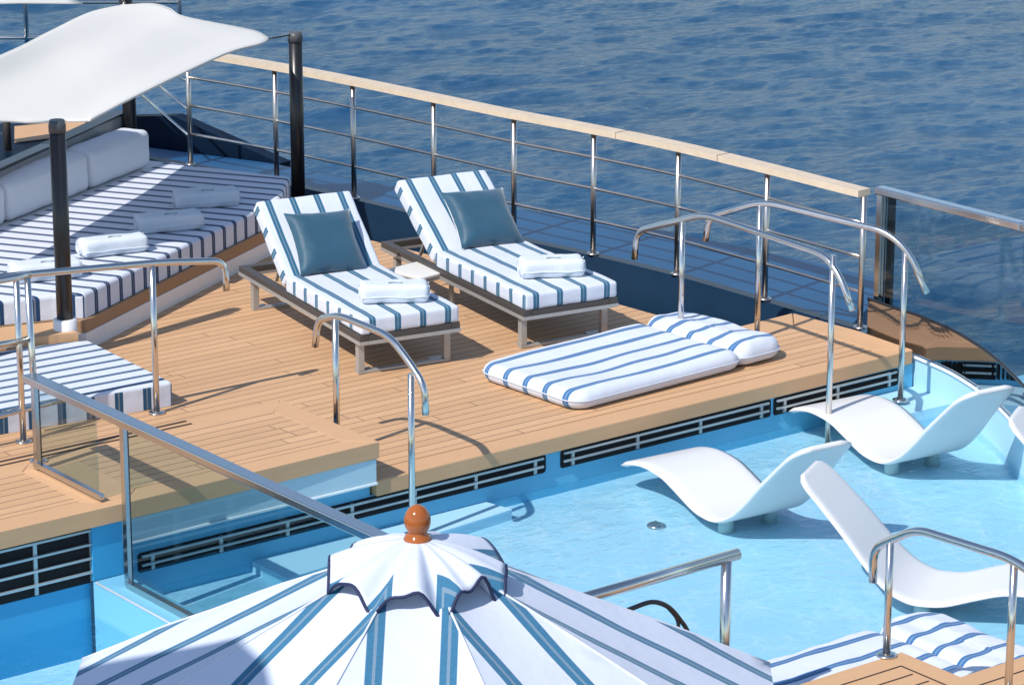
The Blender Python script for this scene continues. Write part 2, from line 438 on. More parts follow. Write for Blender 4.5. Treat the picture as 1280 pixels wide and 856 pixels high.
# teak lounging deck: plank field, margin boards proud of it by nothing (butted), slab edge
PX = 10.15                                         # right edge of the raised platform
mb = MB()
lower = [(PX, EDGE + .19)] + [(14.30, EDGE + .19), (14.30, 15.42), (13.9, 15.42)] + [(13.74, 15.96), (13.68, 16.6), (13.54, 17.8), (13.36, 18.95), (13.2, 20.0), (12.9, 21.2), (5.0, 21.2), (5.0, 15.47), (PX, 15.47)]
mb.prism(lower, -.10, 0, 0)
struct(mb, 'teak_deck', ['planks'])
mb = MB()
mb.prism([(PX, EDGE), (14.52, EDGE + .03), (14.303, EDGE + .187), (PX, EDGE + .187)], -.10, 0)
mb.prism([(14.523, EDGE + .032), (14.55, 15.05), (14.5, 15.65), (14.303, 15.42), (14.303, EDGE + .193)], -.10, 0)
mb.prism([(14.497, 15.653), (13.9, 15.62), (13.9, 15.423), (14.3, 15.423)], -.10, 0)
o = struct(mb, 'deck_margin_boards', ['board']); bevel(o, .008, 2)
# raised platform
PZ = .245
mb = MB()
mb.prism([(3.0, EDGE + .12), (8.24, EDGE + .12), (8.24, 15.22), (3.0, 15.22)], PZ - .10, PZ)
mb.prism([(8.60, EDGE + .12), (PX - .17, EDGE + .12), (PX - .17, 15.28), (8.60, 15.28)], PZ - .10, PZ)
struct(mb, 'platform', ['planks'])
mb = MB()
G = .0035
mb.prism([(3.0, EDGE - .06), (8.42, EDGE - .06), (8.24, EDGE + .12 - G), (3.0, EDGE + .12 - G)], PZ - .10, PZ)
mb.prism([(8.42 + G, EDGE - .06), (PX, EDGE - .03), (PX - .17, EDGE + .12 - G), (8.60, EDGE + .12 - G), (8.42 + G, EDGE - .055)], PZ - .10, PZ)
mb.prism([(8.24 + G, EDGE + .12), (8.42, EDGE - .05), (8.42, 15.40), (8.24 + G, 15.22)], PZ - .10, PZ)
mb.prism([(8.42 + G, EDGE - .05), (8.60 - G, EDGE + .12), (8.60 - G, 15.28), (8.42 + G, 15.46)], PZ - .10, PZ)
mb.prism([(PX, EDGE - .027), (PX, 15.47), (PX - .17 + G, 15.30), (PX - .17 + G, EDGE + .122)], PZ - .10, PZ)
mb.prism([(8.42 + G, 15.47), (8.60, 15.28 + G), (PX - .17, 15.28 + G), (PX - G, 15.47)], PZ - .10, PZ)
mb.prism([(3.0, 15.22 + G), (8.24, 15.22 + G), (8.42, 15.40), (8.42, 15.47), (3.0, 15.47)], PZ - .10, PZ)
o = struct(mb, 'platform_margin_boards', ['board']); bevel(o, .006, 2)
mb = MB()                                          # black caulk below the gaps, slot drain at the back of the platform
mb.box((6.6, EDGE + .5, PZ - .06), (7.0, .95, .06), 0)
mb.box((9.2, 15.0, .07), (1.8, .8, .14), 0)
mb.prism([(3, 15.375), (9.47, 15.385), (9.47, 15.40), (3, 15.39)], PZ, PZ + .004)
mb.prism([(3, 15.435), (9.47, 15.445), (9.47, 15.463), (3, 15.452)], PZ, PZ + .004)
struct(mb, 'caulking', ['caulk'])

# gutter between deck and coaming, outer blue ledge
mb = MB()
mb.prism([(13.2, 15.3), (14.6, 15.3), (14.6, 22), (12.7, 22)], -.60, -.55)
struct(mb, 'gutter', ['navydark'])
mb = MB()
outer = [(13.3, 23.6), (14.15, 21.7), (14.78, 19.3), (15.3, 17.9), (15.55, 16.6), (15.62, 15.9), (15.3, 15.62)]
inn = [(p.x + .06, p.y) for p in railcs if 15.2 <= p.y <= 22.8]
mb.prism(inn + outer, -.12, -.004)
struct(mb, 'outer_ledge', ['bluedeck'])

poolw = catmull([Vector((14.56, 14.54, -.05)), Vector((14.54, 14.40, -.05)), Vector((14.47, 14.06, -.05)), Vector((14.27, 13.55, -.05)), Vector((13.92, 12.92, -.05)), Vector((13.5, 12.2, -.05)), Vector((13.1, 11.2, -.05))], 6)
ups = catmull([Vector((14.60, 15.02, 0)), Vector((14.575, 14.75, 0))] + [Vector((p.x + .012, p.y + .004, 0)) for p in poolw[::6]], 8)
t = thing('glass_upstand', (14.4, 14.0, -.05), 'low curved dark reflecting glass panel along the pool wall by the sea', 'glass panel')
def strip(mb, line, z0, z1, off, mi=0):
    for a, c in zip(line[:-1], line[1:]):
        d = (c - a).normalized(); nn = Vector((-d.y, d.x, 0)) * off
        mb.add([a + Vector((0, 0, z0)), c + Vector((0, 0, z0)), c + Vector((0, 0, z1)), a + Vector((0, 0, z1)),
                a + nn + Vector((0, 0, z0)), c + nn + Vector((0, 0, z0)), c + nn + Vector((0, 0, z1)), a + nn + Vector((0, 0, z1))],
               [(0, 1, 2, 3), (7, 6, 5, 4), (3, 2, 6, 7)], mi)
mb = MB(); strip(mb, ups, -.045, .215, .016); mb.build('panel', ['darkglass'], t)
mb = MB(); mb.tube([p + Vector((.006, .004, .222)) for p in ups], .011, 0, 8); mb.build('edge_trim', ['black'], t)
mb = MB()
mb.prism([(p.x + .06, p.y + .03) for p in ups] + [(15.2, 9.5), (16.0, 11.0), (15.9, 12.6), (15.55, 13.5), (15.1, 14.2), (14.8, 15.0)], -.9, -.42)
struct(mb, 'lower_ledge', ['bluedeck'])

# pool basin: floor, steps, inner wall on the right
FZ, WZ = -.385, -.325
mb = MB()
mb.prism([(8.42, 6.5), (17, 6.5), (17, 14.53), (8.42, 14.53)], FZ - .1, FZ)
struct(mb, 'pool_floor', ['pool'])
mb = MB()
q = [at(x, y, -.30) for x, y in ((637, 640), (570, 660))]
mb.prism([(9.3, 14.51), (10.98, 14.51), (11.02, 14.31), (10.57, 14.26), (9.3, 14.15)], FZ, -.318)
struct(mb, 'pool_step', ['pool'])
mb = MB()
mb.prism([(13.90, 14.51), (14.6, 14.51), (14.6, 14.08), (13.95, 14.10)], FZ, -.262)
struct(mb, 'pool_step', ['pool'])
mb = MB()
for i in range(len(poolw) - 1):
    a, c = poolw[i], poolw[i + 1]
    mb.add([(a.x, a.y, FZ), (c.x, c.y, FZ), (c.x, c.y, -.054), (a.x, a.y, -.054)], [(0, 1, 2, 3)], 0, None, True)
mb.tube([p + Vector((-.004, 0, -.012)) for p in poolw], .012, 1, 8)
o = mb.build('pool_wall', ['pool', 'poolrim'], origin=poolw[14])
tag(o, 'curved pale blue pool wall below the right glass balustrade', 'wall')
mb = MB(); mb.prism([(8.43, 7.0), (13.4, 7.0)] + [(p.x - .003, p.y) for p in poolw[::-1]] + [(14.54, 14.525), (8.43, 14.525)], WZ - .002, WZ)
mb.f = mb.f[:1]; mb.m = mb.m[:1]; mb.uv = mb.uv[:1]; mb.sm = mb.sm[:1]
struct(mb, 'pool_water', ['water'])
# plunge pool on the left
mb = MB()
mb.prism([(3, 9), (8.22, 9), (8.22, 14.47), (3, 14.47)], -.75, -.62)
struct(mb, 'plunge_pool_floor', ['pool'])
mb = MB(); mb.add([(3, 9, -.36), (8.20, 9, -.36), (8.20, 14.40, -.36), (3, 14.40, -.36)], [(0, 1, 2, 3)])
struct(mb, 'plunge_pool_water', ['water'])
# near decks (below and outside the frame, carry the parasol)
mb = MB()
mb.prism([(1, 3), (9.0, 3), (9.0, 9.2), (1, 9.2)], -.3, -.05)
struct(mb, 'near_deck', ['planks'])

# ------------------------------------------------------------------ walls with vents
def vent(parent, x0, x1, z0, z1, y, rows, cols):
    """dark opening with horizontal bars and short uprights, facing the pool"""
    vb = MB(); r_ = .02; pts = []
    for cx, cz, a0 in ((x1 - r_, z1 - r_, 0), (x0 + r_, z1 - r_, 90), (x0 + r_, z0 + r_, 180), (x1 - r_, z0 + r_, 270)):
        for k in range(5):
            t = R(a0 + k * 22.5); pts.append((cx + r_ * math.cos(t), cz + r_ * math.sin(t)))
    vs = [(px_, y - .003, pz) for px_, pz in pts]
    vb.add(vs, [tuple(range(len(vs)))[::-1]])
    v_ = vb.build('vent', ['void'], parent)
    gb = MB()
    for k in range(rows):
        z = z1 - .016 - (z1 - z0 - .032) * k / max(1, rows - .35)
        gb.box(((x0 + x1) / 2 - .01, y - .022, z), (x1 - x0 - .05, .014, .013))
    for k in range(cols):
        x = x0 + .09 + (x1 - x0 - .18) * k / max(1, cols - 1)
        gb.box((x, y - .011, (z0 + z1) / 2), (.022, .012, z1 - z0 - .02))
    gb.build('grille', ['gridsteel'], v_)
WY = EDGE + .045
t = thing('pool_wall', (11.4, WY, FZ), 'blue pool wall under the long teak deck edge with black slatted vents', 'wall')
mb = MB(); mb.box(((8.42 + 14.54) / 2, WY + .03, (FZ - .1) / 2), (14.54 - 8.42, .06, -FZ - .1 - .0))
mb.build('wall', ['poolwall'], t)
vx = lambda x, y: aty(x, y, WY).x
vent(t, vx(172, 705), vx(682, 582), -.225, -.108, WY, 2, 7)
vent(t, vx(700, 575), vx(963, 520), -.225, -.108, WY, 2, 4)
vent(t, vx(966, 520), vx(1122, 480), -.225, -.108, WY, 2, 3)
t = thing('platform_wall', (9.3, EDGE, -.1), 'pale blue fascia wall under the raised platform edge', 'wall')
mb = MB(); mb.box(((8.42 + PX - .02) / 2, EDGE + .02, .07), (PX - .02 - 8.42, .09, .145), 0)
mb.build('wall', ['palewall'], t)
mb = MB(); mb.box(((8.42 + PX - .02) / 2, EDGE + .012, -.005), (PX - .02 - 8.42, .10, .012), 0)
mb.build('ledge', ['poolrim'], t)
mb = MB(); mb.box(((8.42 + PX - .02) / 2, EDGE + .07, -.056), (PX - .02 - 8.42, .05, .088), 0)
mb.build('lower_wall', ['poolwall'], t)
PWY = EDGE + .0
t = thing('plunge_pool_wall', (6, PWY, -.6), 'deep blue wall of the corner plunge pool with a tall black vent', 'wall')
mb = MB(); mb.box((5.6, PWY + .05, -.24), (5.24, .1, .76)); mb.build('wall', ['plunge'], t)
vent(t, 5.0, aty(131, 690, PWY).x, -.19, .135, PWY, 4, 10)
t = thing('divider_wall', (8.3, 12, -.6), 'low blue wall between the plunge pool and the main pool carrying the glass', 'wall')
mb = MB(); mb.prism([(8.22, 8.0), (8.42, 8.0), (8.42, 14.43), (8.22, 14.43)], -.9, -.174); mb.build('wall', ['poolwall2'], t)
mb = MB(); mb.tube([(8.222, 8.0, -.172), (8.222, 14.40, -.172)], .007); mb.build('rim', ['poolrim'], t)
mb = MB(); mb.box((8.32, 14.46, -.014), (.19, .05, .318)); mb.build('end_panel', ['plunge'], t)

# ------------------------------------------------------------------ coaming, bulwark, railings
mb = MB()
pts = [p for p in railcs if p.y >= 15.05]
for i in range(len(pts) - 1):
    a, c = pts[i], pts[i + 1]
    vs = [(a.x - .03, a.y, -.56), (c.x - .03, c.y, -.56), (c.x - .03, c.y, .0), (a.x - .03, a.y, 0), (a.x + .055, a.y, 0), (c.x + .055, c.y, 0)]
    mb.add(vs, [(0, 1, 2, 3)], 0, None, True); mb.add(vs, [(3, 2, 5, 4)], 1)
o = mb.build('bulwark', ['navy', 'black'], origin=(14.3, 18.5, -.5))
tag(o, 'long navy blue bulwark under the teak-capped ship railing', 'bulwark')
def on_vert(px, py, x, y):      # height of the image point over ground point x, y
    lo, hi = -5., 8.
    for _ in range(50):
        mz = (lo + hi) / 2; d = Vector((x, y, mz)) - CAM
        if 428 - F_PX * d.dot(UPV) / d.dot(FW) > py: lo = mz
        else: hi = mz
    return lo
mb = MB()
wb = [(14.22, 21.6, 0), (14.05, 23.0, on_vert(200, 145, 14.05, 23.0)), (13.6, 23.7, on_vert(168, 147, 13.6, 23.7))]
for k in range(2):
    a, c = Vector(wb[k]), Vector(wb[k + 1])
    d = Vector((.12, .03, 0))
    vs = [Vector((a.x, a.y, -1)), Vector((c.x, c.y, -1)), c, a, Vector((a.x, a.y, -1)) + d, Vector((c.x, c.y, -1)) + d, c + d, a + d]
    mb.add(vs, [(0, 1, 2, 3), (7, 6, 5, 4), (3, 2, 6, 7), (0, 3, 7, 4), (1, 5, 6, 2)])
tag(mb.build('bulwark', ['navydark'], origin=(14.1, 22.5, -1)), 'dark navy bulwark plate rising to a point behind the sofa corner', 'bulwark')

t = thing('ship_railing', (14.3, 18.5, 0), 'long steel railing with pale teak cap rail beside the sea', 'railing')
RH = .965
capc = [p for p in railcs if 15.02 <= p.y <= 22.05]
mb = MB()
for i in range(len(capc) - 1):
    a, c = capc[i], capc[i + 1]
    d = (c - a).normalized(); sd_ = Vector((d.y, -d.x, 0)) * .058
    z0, z1 = Vector((0, 0, RH - .045)), Vector((0, 0, RH))
    mb.add([a - sd_ + z0, a + sd_ + z0, a + sd_ + z1, a - sd_ + z1, c - sd_ + z0, c + sd_ + z0, c + sd_ + z1, c - sd_ + z1],
           [(3, 2, 6, 7), (1, 0, 4, 5), (0, 3, 7, 4), (2, 1, 5, 6)] + ([(0, 1, 2, 3)] if i == 0 else []) + ([(7, 6, 5, 4)] if i == len(capc) - 2 else []))
o = mb.build('cap_rail', ['cap'], t)
for i in (9, 16):
    p = capc[i]; mb = MB(); mb.box((p.x, p.y, RH - .021), (.119, .004, .0465)); mb.build('cap_joint', ['caulk'], o)
posts = [15.09, 16.02, 16.91, 17.72, 18.48, 19.33, 20.22, 21.08, 22.0]
def rail_x(y):
    for i in range(len(railcs) - 1):
        a, c = railcs[i], railcs[i + 1]
        if a.y <= y <= c.y: return a.x + (c.x - a.x) * (y - a.y) / (c.y - a.y)
for y in posts:
    x = rail_x(y); mb = MB(); mb.tube([(x, y, 0), (x, y, RH - .046 if y < 21.5 else RH)], .021, 0, 12)
    mb.lathe([(.045, 0), (.045, .012), (.026, .016)], (x, y, .001), 0, 16)
    mb.build('post', ['satin'], t)
for z in (.26, .50, .735):
    mb = MB(); mb.tube([p + Vector((0, 0, z)) for p in railcs if 15.09 <= p.y <= 22.01], .013, 0, 8); mb.build('bar', ['satin'], t)
# the railing turns away behind the sofa
t = thing('ship_railing', (13.4, 23, 0), 'steel railing turning away at the far end behind the dark bulwark', 'railing')
p0 = Vector((rail_x(22.0), 22.0, 0))
for z, q in ((.24, (172, 115)), (.46, (193, 103)), (.70, (217, 93))):
    e = at(*q, z); mb = MB(); mb.tube([p0 + Vector((0, 0, z)), p0 + (e - p0 - Vector((0, 0, z))) * 1.25 + Vector((0, 0, z))], .012, 0, 8); mb.build('bar', ['chrome'], t)
e = at(172, 115, .24); e2 = p0 + (Vector((e.x, e.y, 0)) - p0) * 1.25
mb = MB(); mb.tube([e2, e2 + Vector((0, 0, .95))], .02); mb.build('post', ['chrome'], t)
# a farther railing seen between the two sails
fp = at(34, 60, .0); t = thing('ship_railing', (fp.x, fp.y, 0), 'short piece of steel railing between the two white sails far left', 'railing')
for dx in (0, -1.6, 1.5):
    mb = MB(); q = fp + Vector((.79 * dx, -.61 * dx, 0)); mb.tube([q, q + Vector((0, 0, 1.0))], .022); mb.build('post', ['chrome'], t)
for z in (.10, .45, .98):
    mb = MB(); mb.tube([fp + Vector((-.79 * 2, .61 * 2, z)), fp + Vector((.79 * 1.5, -.61 * 1.5, z))], .02); mb.build('bar', ['chrome'], t)

# ------------------------------------------------------------------ glass balustrades
t = thing('glass_balustrade', (8.33, 13.5, -.17), 'glass balustrade with flat steel top rail between plunge pool and main pool', 'balustrade')
GX = 8.33
mb = MB(); mb.bar((GX, 15.26, .775), (GX, 8.6, .80), .085, .045); bevel(mb.build('top_rail', ['steel'], t), .006)
for y, zb in ((15.20, PZ), (14.24, -.17)):
    mb = MB(); mb.box((GX, y, (zb + .76) / 2), (.026, .04, .75 - zb)); o = mb.build('post', ['steel'], t)
    mb = MB(); mb.box((GX + .016, y, (zb + .75) / 2), (.006, .046, .74 - zb)); mb.build('gasket', ['rubber'], o)
mb = MB(); mb.box((GX, 14.84, .525), (.012, .62, .44)); o = mb.build('pane', ['glass'], t)
mb = MB(); mb.box((GX, 14.86, .275), (.03, .74, .03)); mb.build('bottom_rail', ['steel'], t)
mb = MB(); mb.box((GX, 11.5, .305), (.012, 5.38, .89)); mb.build('pane', ['glass'], t)
mb = MB(); mb.box((GX, 11.5, -.155), (.04, 5.46, .036)); mb.build('bottom_rail', ['steel'], t)

t = thing('glass_balustrade', (14.6, 14.4, -.05), 'glass balustrade with mirror steel top rail beside the sea beyond the pool', 'balustrade')
gp = [Vector((14.645, 15.0, 0)), at(1180, 253, 1.0), at(1280, 278, 1.0), at(1380, 306, 1.0)]
gp = [Vector((p.x, p.y, 0)) for p in gp]
mb = MB()
for a, c in zip(gp[:-1], gp[1:]): mb.bar(a + Vector((0, 0, .975)), c + Vector((0, 0, .975)), .085, .05)
bevel(mb.build('top_rail', ['chrome'], t), .008)
mb = MB()
for a, c in zip(gp[:-1], gp[1:]):
    a = a + (c - a) * .06 if a is gp[0] else a
    mb.add([a + Vector((0, 0, -.045)), c + Vector((0, 0, -.045)), c + Vector((0, 0, .95)), a + Vector((0, 0, .95))], [(0, 1, 2, 3)])
o = mb.build('pane', ['seaglass'], t)
md = o.modifiers.new('thickness', 'SOLIDIFY'); md.thickness = .012
mb = MB(); mb.box((gp[0].x + .01, gp[0].y - .02, .45), (.045, .045, 1.0)); mb.build('post', ['chrome'], t)
mb = MB(); mb.box((gp[0].x + .035, gp[0].y - .095, .45), (.03, .05, 1.0)); mb.build('post', ['black'], t)
mb = MB(); mb.box((gp[0].x + .012, gp[0].y - .056, .45), (.012, .02, 1.0)); mb.build('gasket', ['steel'], t)

# ------------------------------------------------------------------ handrails
RG = 'polished steel handrails on the deck and pool edges'
def handrail(label, pts, posts_, r=.0215, fil=.12, k=8, flange=True, extra=()):
    base = posts_[0][0]
    t = thing('handrail', base, label, 'handrail', RG)
    mb = MB(); mb.tube(fillet(pts, fil, k), r, 0, 14); mb.build('rail', ['chrome'], t)
    for a, b_ in posts_:
        mb = MB(); mb.tube([a, b_], r * .9, 0, 14); mb.build('post', ['chrome'], t)
        if flange:
            mb = MB(); mb.lathe([(.052, 0), (.052, .008), (.03, .014)], (a[0], a[1], a[2] + .002), 0, 20); mb.build('flange', ['chrome'], t)
    for a, b_ in extra:
        mb = MB(); mb.tube([a, b_], r * .75, 0, 10); mb.build('midrail', ['chrome'], t)
    return t
X = 10.25
hp = [atx(x, y, X) for x, y in ((394, 433), (397, 399), (424, 394), (487, 420), (512, 453), (531, 483), (532, 518))]
handrail('curved handrail in front of the left lounger with one leg in the pool', hp,
         [((X, 15.02, 0), (X, 15.02, .85)), ((X, 14.26, -.30), (X, 14.26, .68))], fil=.10)
X = 13.42
hp = [atx(x, y, X) for x, y in ((793, 324), (796, 289), (880, 268), (1030, 318), (1050, 345), (1066, 388))]
handrail('nearer of the two handrails at the deck end, behind the striped float', hp,
         [((X, 15.58, 0), (X, 15.58, .84)), ((X, 14.13, FZ), (X, 14.13, .90))], fil=.12)
def onplane(px, py, a, b_):
    a, b_ = Vector(a), Vector(b_); nrm = (b_ - a).cross(Vector((0, 0, 1))); d = ray(px, py)
    return CAM + d * ((a - CAM).dot(nrm) / d.dot(nrm))
A, B = (13.87, 15.33, 0), (14.2, 14.30, 0)
hp = [onplane(x, y, A, B) for x, y in ((882, 301), (886, 271), (953, 252), (1106, 289), (1136, 314), (1159, 367))]
q1, q2 = onplane(950, 256, A, B), onplane(1132, 312, A, B)
handrail('farther of the two handrails at the deck end, close to the sea glass', hp,
         [((q1.x, q1.y, 0), q1), ((q2.x, q2.y, -.24), q2)], fil=.12)
Y = 16.36
hp = [aty(x, y, Y) for x, y in ((283, 363), (281, 326), (200, 328), (100, 337), (0, 346), (-60, 352))]
q1, q2 = aty(190, 329, Y), aty(20, 344, Y)
handrail('long handrail in front of the striped daybed, hooked at its right end', hp,
         [((q1.x, q1.y, 0), q1), ((q2.x, q2.y, 0), q2)], fil=.11,
         extra=[(aty(-40, 442, Y), aty(28, 427, Y)), (aty(-40, 530, Y), aty(85, 498, Y))])
Y = 15.33
q1 = aty(34, 345, Y)
handrail('handrail starting beside the glass panel corner and running off the left border', [aty(38, 343, Y), aty(0, 350, Y), aty(-80, 365, Y)],
         [((q1.x + .02, q1.y, PZ), q1)], extra=[(aty(-60, 440, Y), aty(38, 424, Y))])
CZ = .10                                           # corner platform bottom right
X = 10.42
hp = [atx(x, y, X) for x, y in ((1091, 727), (1092, 684), (1146, 661), (1262, 697), (1300, 722), (1310, 760))]
q1, q2 = atx(1113, 676, X), atx(1268, 700, X)
handrail('handrail on the corner teak platform in front of the second striped float', hp,
         [((q1.x, q1.y, CZ), q1), ((q2.x, q2.y, CZ), q2)], fil=.09)
Y = 11.03
q1, q2 = aty(922, 692, Y), aty(735, 746, Y); qp = aty(908, 699, Y)
handrail('straight steel handrail end standing in the water right of the parasol', [q1, q2, q2 + (q2 - q1) * .8],
         [((qp.x, qp.y, FZ), qp)], r=.030)
# corner platform
mb = MB()
c1, c2, c3 = at(1127, 814.7, CZ), at(1205, 844.4, CZ), at(1280, 822, CZ)
mb.prism([(c1.x - 2, c1.y), (c1.x, c1.y), (c1.x, c2.y), (c1.x + 3, c2.y), (c1.x + 3, 8.0), (c1.x - 2, 8.0)], CZ - .12, CZ)
for a, b_ in (((c1.x - 1.4, c1.y - .13), (c1.x - .13, c1.y - .13)), ((c1.x - .13, c1.y - .13), (c1.x - .13, c2.y - .13)), ((c1.x - .13, c2.y - .13), (c1.x + 2.5, c2.y - .13)),
              ((c1.x - 1.4, c1.y - .24), (c1.x - .16, c1.y - .24)), ((c1.x - 1.4, c1.y - .35), (c1.x - .16, c1.y - .35)), ((c1.x - .1, c2.y - .26), (c1.x + 2.5, c2.y - .26))):
    mb.bar((a[0], a[1], CZ + .001), (b_[0], b_[1], CZ + .001), .008, .004, 1)
o = struct(mb, 'corner_platform', ['board', 'caulk'])
mb = MB(); mb.prism([(c1.x - 2, c1.y - .05), (c1.x - .05, c1.y - .05), (c1.x - .05, 8.0), (c1.x - 2, 8.0)], FZ, CZ - .125)
tag(mb.build('platform_wall', ['plunge'], origin=(c1.x - 1, 9.5, FZ)), 'blue wall under the corner teak platform at the bottom right', 'wall')
# hose
mb = MB()
hp = [aty(x, y, 10.7) for x, y in ((770, 768), (790, 760), (815, 752), (835, 758), (850, 774), (860, 792), (862, 830))]
mb.tube(hp, .012, 0, 8, True, 5); mb.tube([p + Vector((.0, 0, -.004)) for p in [hp[3]] + [aty(x, y, 10.7) for x, y in ((846, 772), (848, 788), (846, 825))]], .009, 0, 8, True, 5)
tag(mb.build('hose', ['rubber'], origin=hp[-1]), 'black hose loop rising between parasol and steel handrail', 'hose')
# drain
mb = MB(); d0 = at(820, 658, FZ); mb.lathe([(.055, 0), (.055, .012), (.04, .018)], (d0.x, d0.y, FZ + .001), 0, 24)
for k in range(-2, 3): mb.box((d0.x, d0.y + k * .016, FZ + .021), (.06, .006, .004))
tag(mb.build('pool_drain', ['steel'], origin=(d0.x, d0.y, FZ)), 'small round metal drain on the pale pool floor', 'drain')

# ------------------------------------------------------------------ sun loungers
def stripe_uv(p, a, sg): return p.y if a == 0 else p.x
def make_lounger(label, Lf, back_u, back_tip):
    t = thing('sun_lounger', (0, 0, 0), label, 'sun lounger', 'loungers with striped mattresses on the teak deck')
    W = .72
    # local frame: x across (0 = centre), y from foot (0) to head
    mb = MB(); z0, z1 = .245, .285
    for a, b_ in (((-W / 2 + .03, 0), (-W / 2 + .03, Lf)), ((W / 2 - .03, 0), (W / 2 - .03, Lf))): mb.box((a[0], Lf / 2, (z0 + z1) / 2), (.06, Lf, z1 - z0))
    for y in (.03, Lf - .03): mb.box((0, y, (z0 + z1) / 2), (W - .124, .06, z1 - z0))
    for k in range(11): mb.box((0, .18 + k * .105, (z0 + z1) / 2 - .004), (W - .124, .05, .02))
    bevel(mb.build('frame', ['frame'], t, True), .004)
    mb = MB()
    for x in (-W / 2 + .028, W / 2 - .028): mb.box((x, Lf / 2, .232), (.062, Lf + .004, .024))
    for y in (.026, Lf - .026): mb.box((0, y, .232), (W - .12, .062, .024))
    mb.build('frame_trim', ['frametrim'], t, True)
    for y in (.11, Lf - .16):
        mb = MB()
        for x in (-W / 2 + .05, W / 2 - .05): mb.box((x, y, .121), (.045, .045, .199))
        mb.box((0, y, .011), (W - .055, .045, .02)); mb.box((-W / 2 + .10, y + .04, .008), (.1, .1, .014)); mb.box((W / 2 - .10, y + .04, .008), (.1, .1, .014))
        bevel(mb.build('leg', ['frametrim'], t, True), .003)
    mb = MB(); Ls = back_u
    mb.rbox((0, Ls / 2 - .005, .342), (W - .012, Ls, .112), .022, 0, stripe_uv, (14, 16, 3), .004)
    mb.build('mattress', ['stripe'], t, True)
    # raised back
    by, bz = back_tip; d = Vector((0, by - back_u, bz - .345)); ln = d.length; ang = math.atan2(d.z, d.y)
    xf = Matrix.Translation((0, back_u, .345)) @ Matrix.Rotation(ang, 4, 'X')
    mb = MB(); mb.rbox((0, ln / 2, 0), (W - .012, ln, .105), .022, 0, stripe_uv, (14, 8, 3), .004, xf)
    mb.build('back_cushion', ['stripe'], t, True)
    mb = MB()
    for x in (-W / 2 + .08, W / 2 - .08):
        mb.bar(xf @ Vector((x, .02, -.068)), xf @ Vector((x, ln - .06, -.068)), .03, .02)
    mb.bar(xf @ Vector((-W / 2 + .08, ln * .5, -.07)), xf @ Vector((W / 2 - .08, ln * .5, -.07)), .03, .02)
    q = xf @ Vector((0, ln * .42, -.075))
    for x in (-W / 2 + .11, W / 2 - .11): mb.bar((x, q.y, q.z), (x, q.y + .12, .26), .022, .012)
    mb.build('back_support', ['frametrim'], t, True)
    return t, xf
l1, xf1 = make_lounger('striped lounger nearer the daybed, left of the small table', 1.98, 1.20, (1.70, .775))
l2, xf2 = make_lounger('striped lounger nearer the sea railing, right of the small table', 2.10, 1.29, (1.88, .745))
def place_lounger(o, flx, fly, deg):
    a = R(deg); o.rotation_euler = (0, 0, a - PI / 2)
    o.location = (flx + .36 * math.sin(a), fly - .36 * math.cos(a), 0)
p = at(450, 432.5, .22); place_lounger(l1, p.x, p.y, 80.1)
p = at(655, 401, .22); place_lounger(l2, p.x, p.y, 81.3)
def lmat(o): return Matrix.Translation(o.location) @ Matrix.Rotation(o.rotation_euler[2], 4, 'Z')
def pillow(mb, s, th, xf, n=22):
    for sg in (-1, 1):
        vs = []; fs = []
        for i in range(n + 1):
            for j in range(n + 1):
                u, v_ = 2 * i / n - 1, 2 * j / n - 1
                k = 1 - .10 * (1 - u * u) * abs(v_) ** 3; k2 = 1 - .10 * (1 - v_ * v_) * abs(u) ** 3
                h = th * ((1 - u ** 4) * (1 - v_ ** 4)) ** .55
                h += .006 * noise.noise(Vector((u * 3, v_ * 3, sg))) * (1 - abs(u * v_))
                vs.append(xf @ Vector((u * s / 2 * k2, v_ * s / 2 * k, sg * h)))
        for i in range(n):
            for j in range(n):
                a = i * (n + 1) + j; f = (a, a + n + 1, a + n + 2, a + 1); fs.append(f if sg > 0 else f[::-1])
        mb.add(vs, fs, 0, None, True)
def back_pillow(l, xf, dx, up, label):
    m_ = lmat(l) @ xf @ Matrix.Translation((dx, up, .125)) @ Matrix.Rotation(R(7), 4, 'X') @ Matrix.Rotation(R(-3), 4, 'Z')
    mb = MB(); pillow(mb, .49, .075, m_); o = mb.build('cushion', ['teal'], origin=m_.translation)
    tag(o, label, 'cushion', 'teal cushions on the loungers')
back_pillow(l1, xf1, -.015, .205, 'square teal cushion leaning on the lounger nearer the daybed')
back_pillow(l2, xf2, .08, .20, 'square teal cushion leaning on the lounger nearer the sea railing')
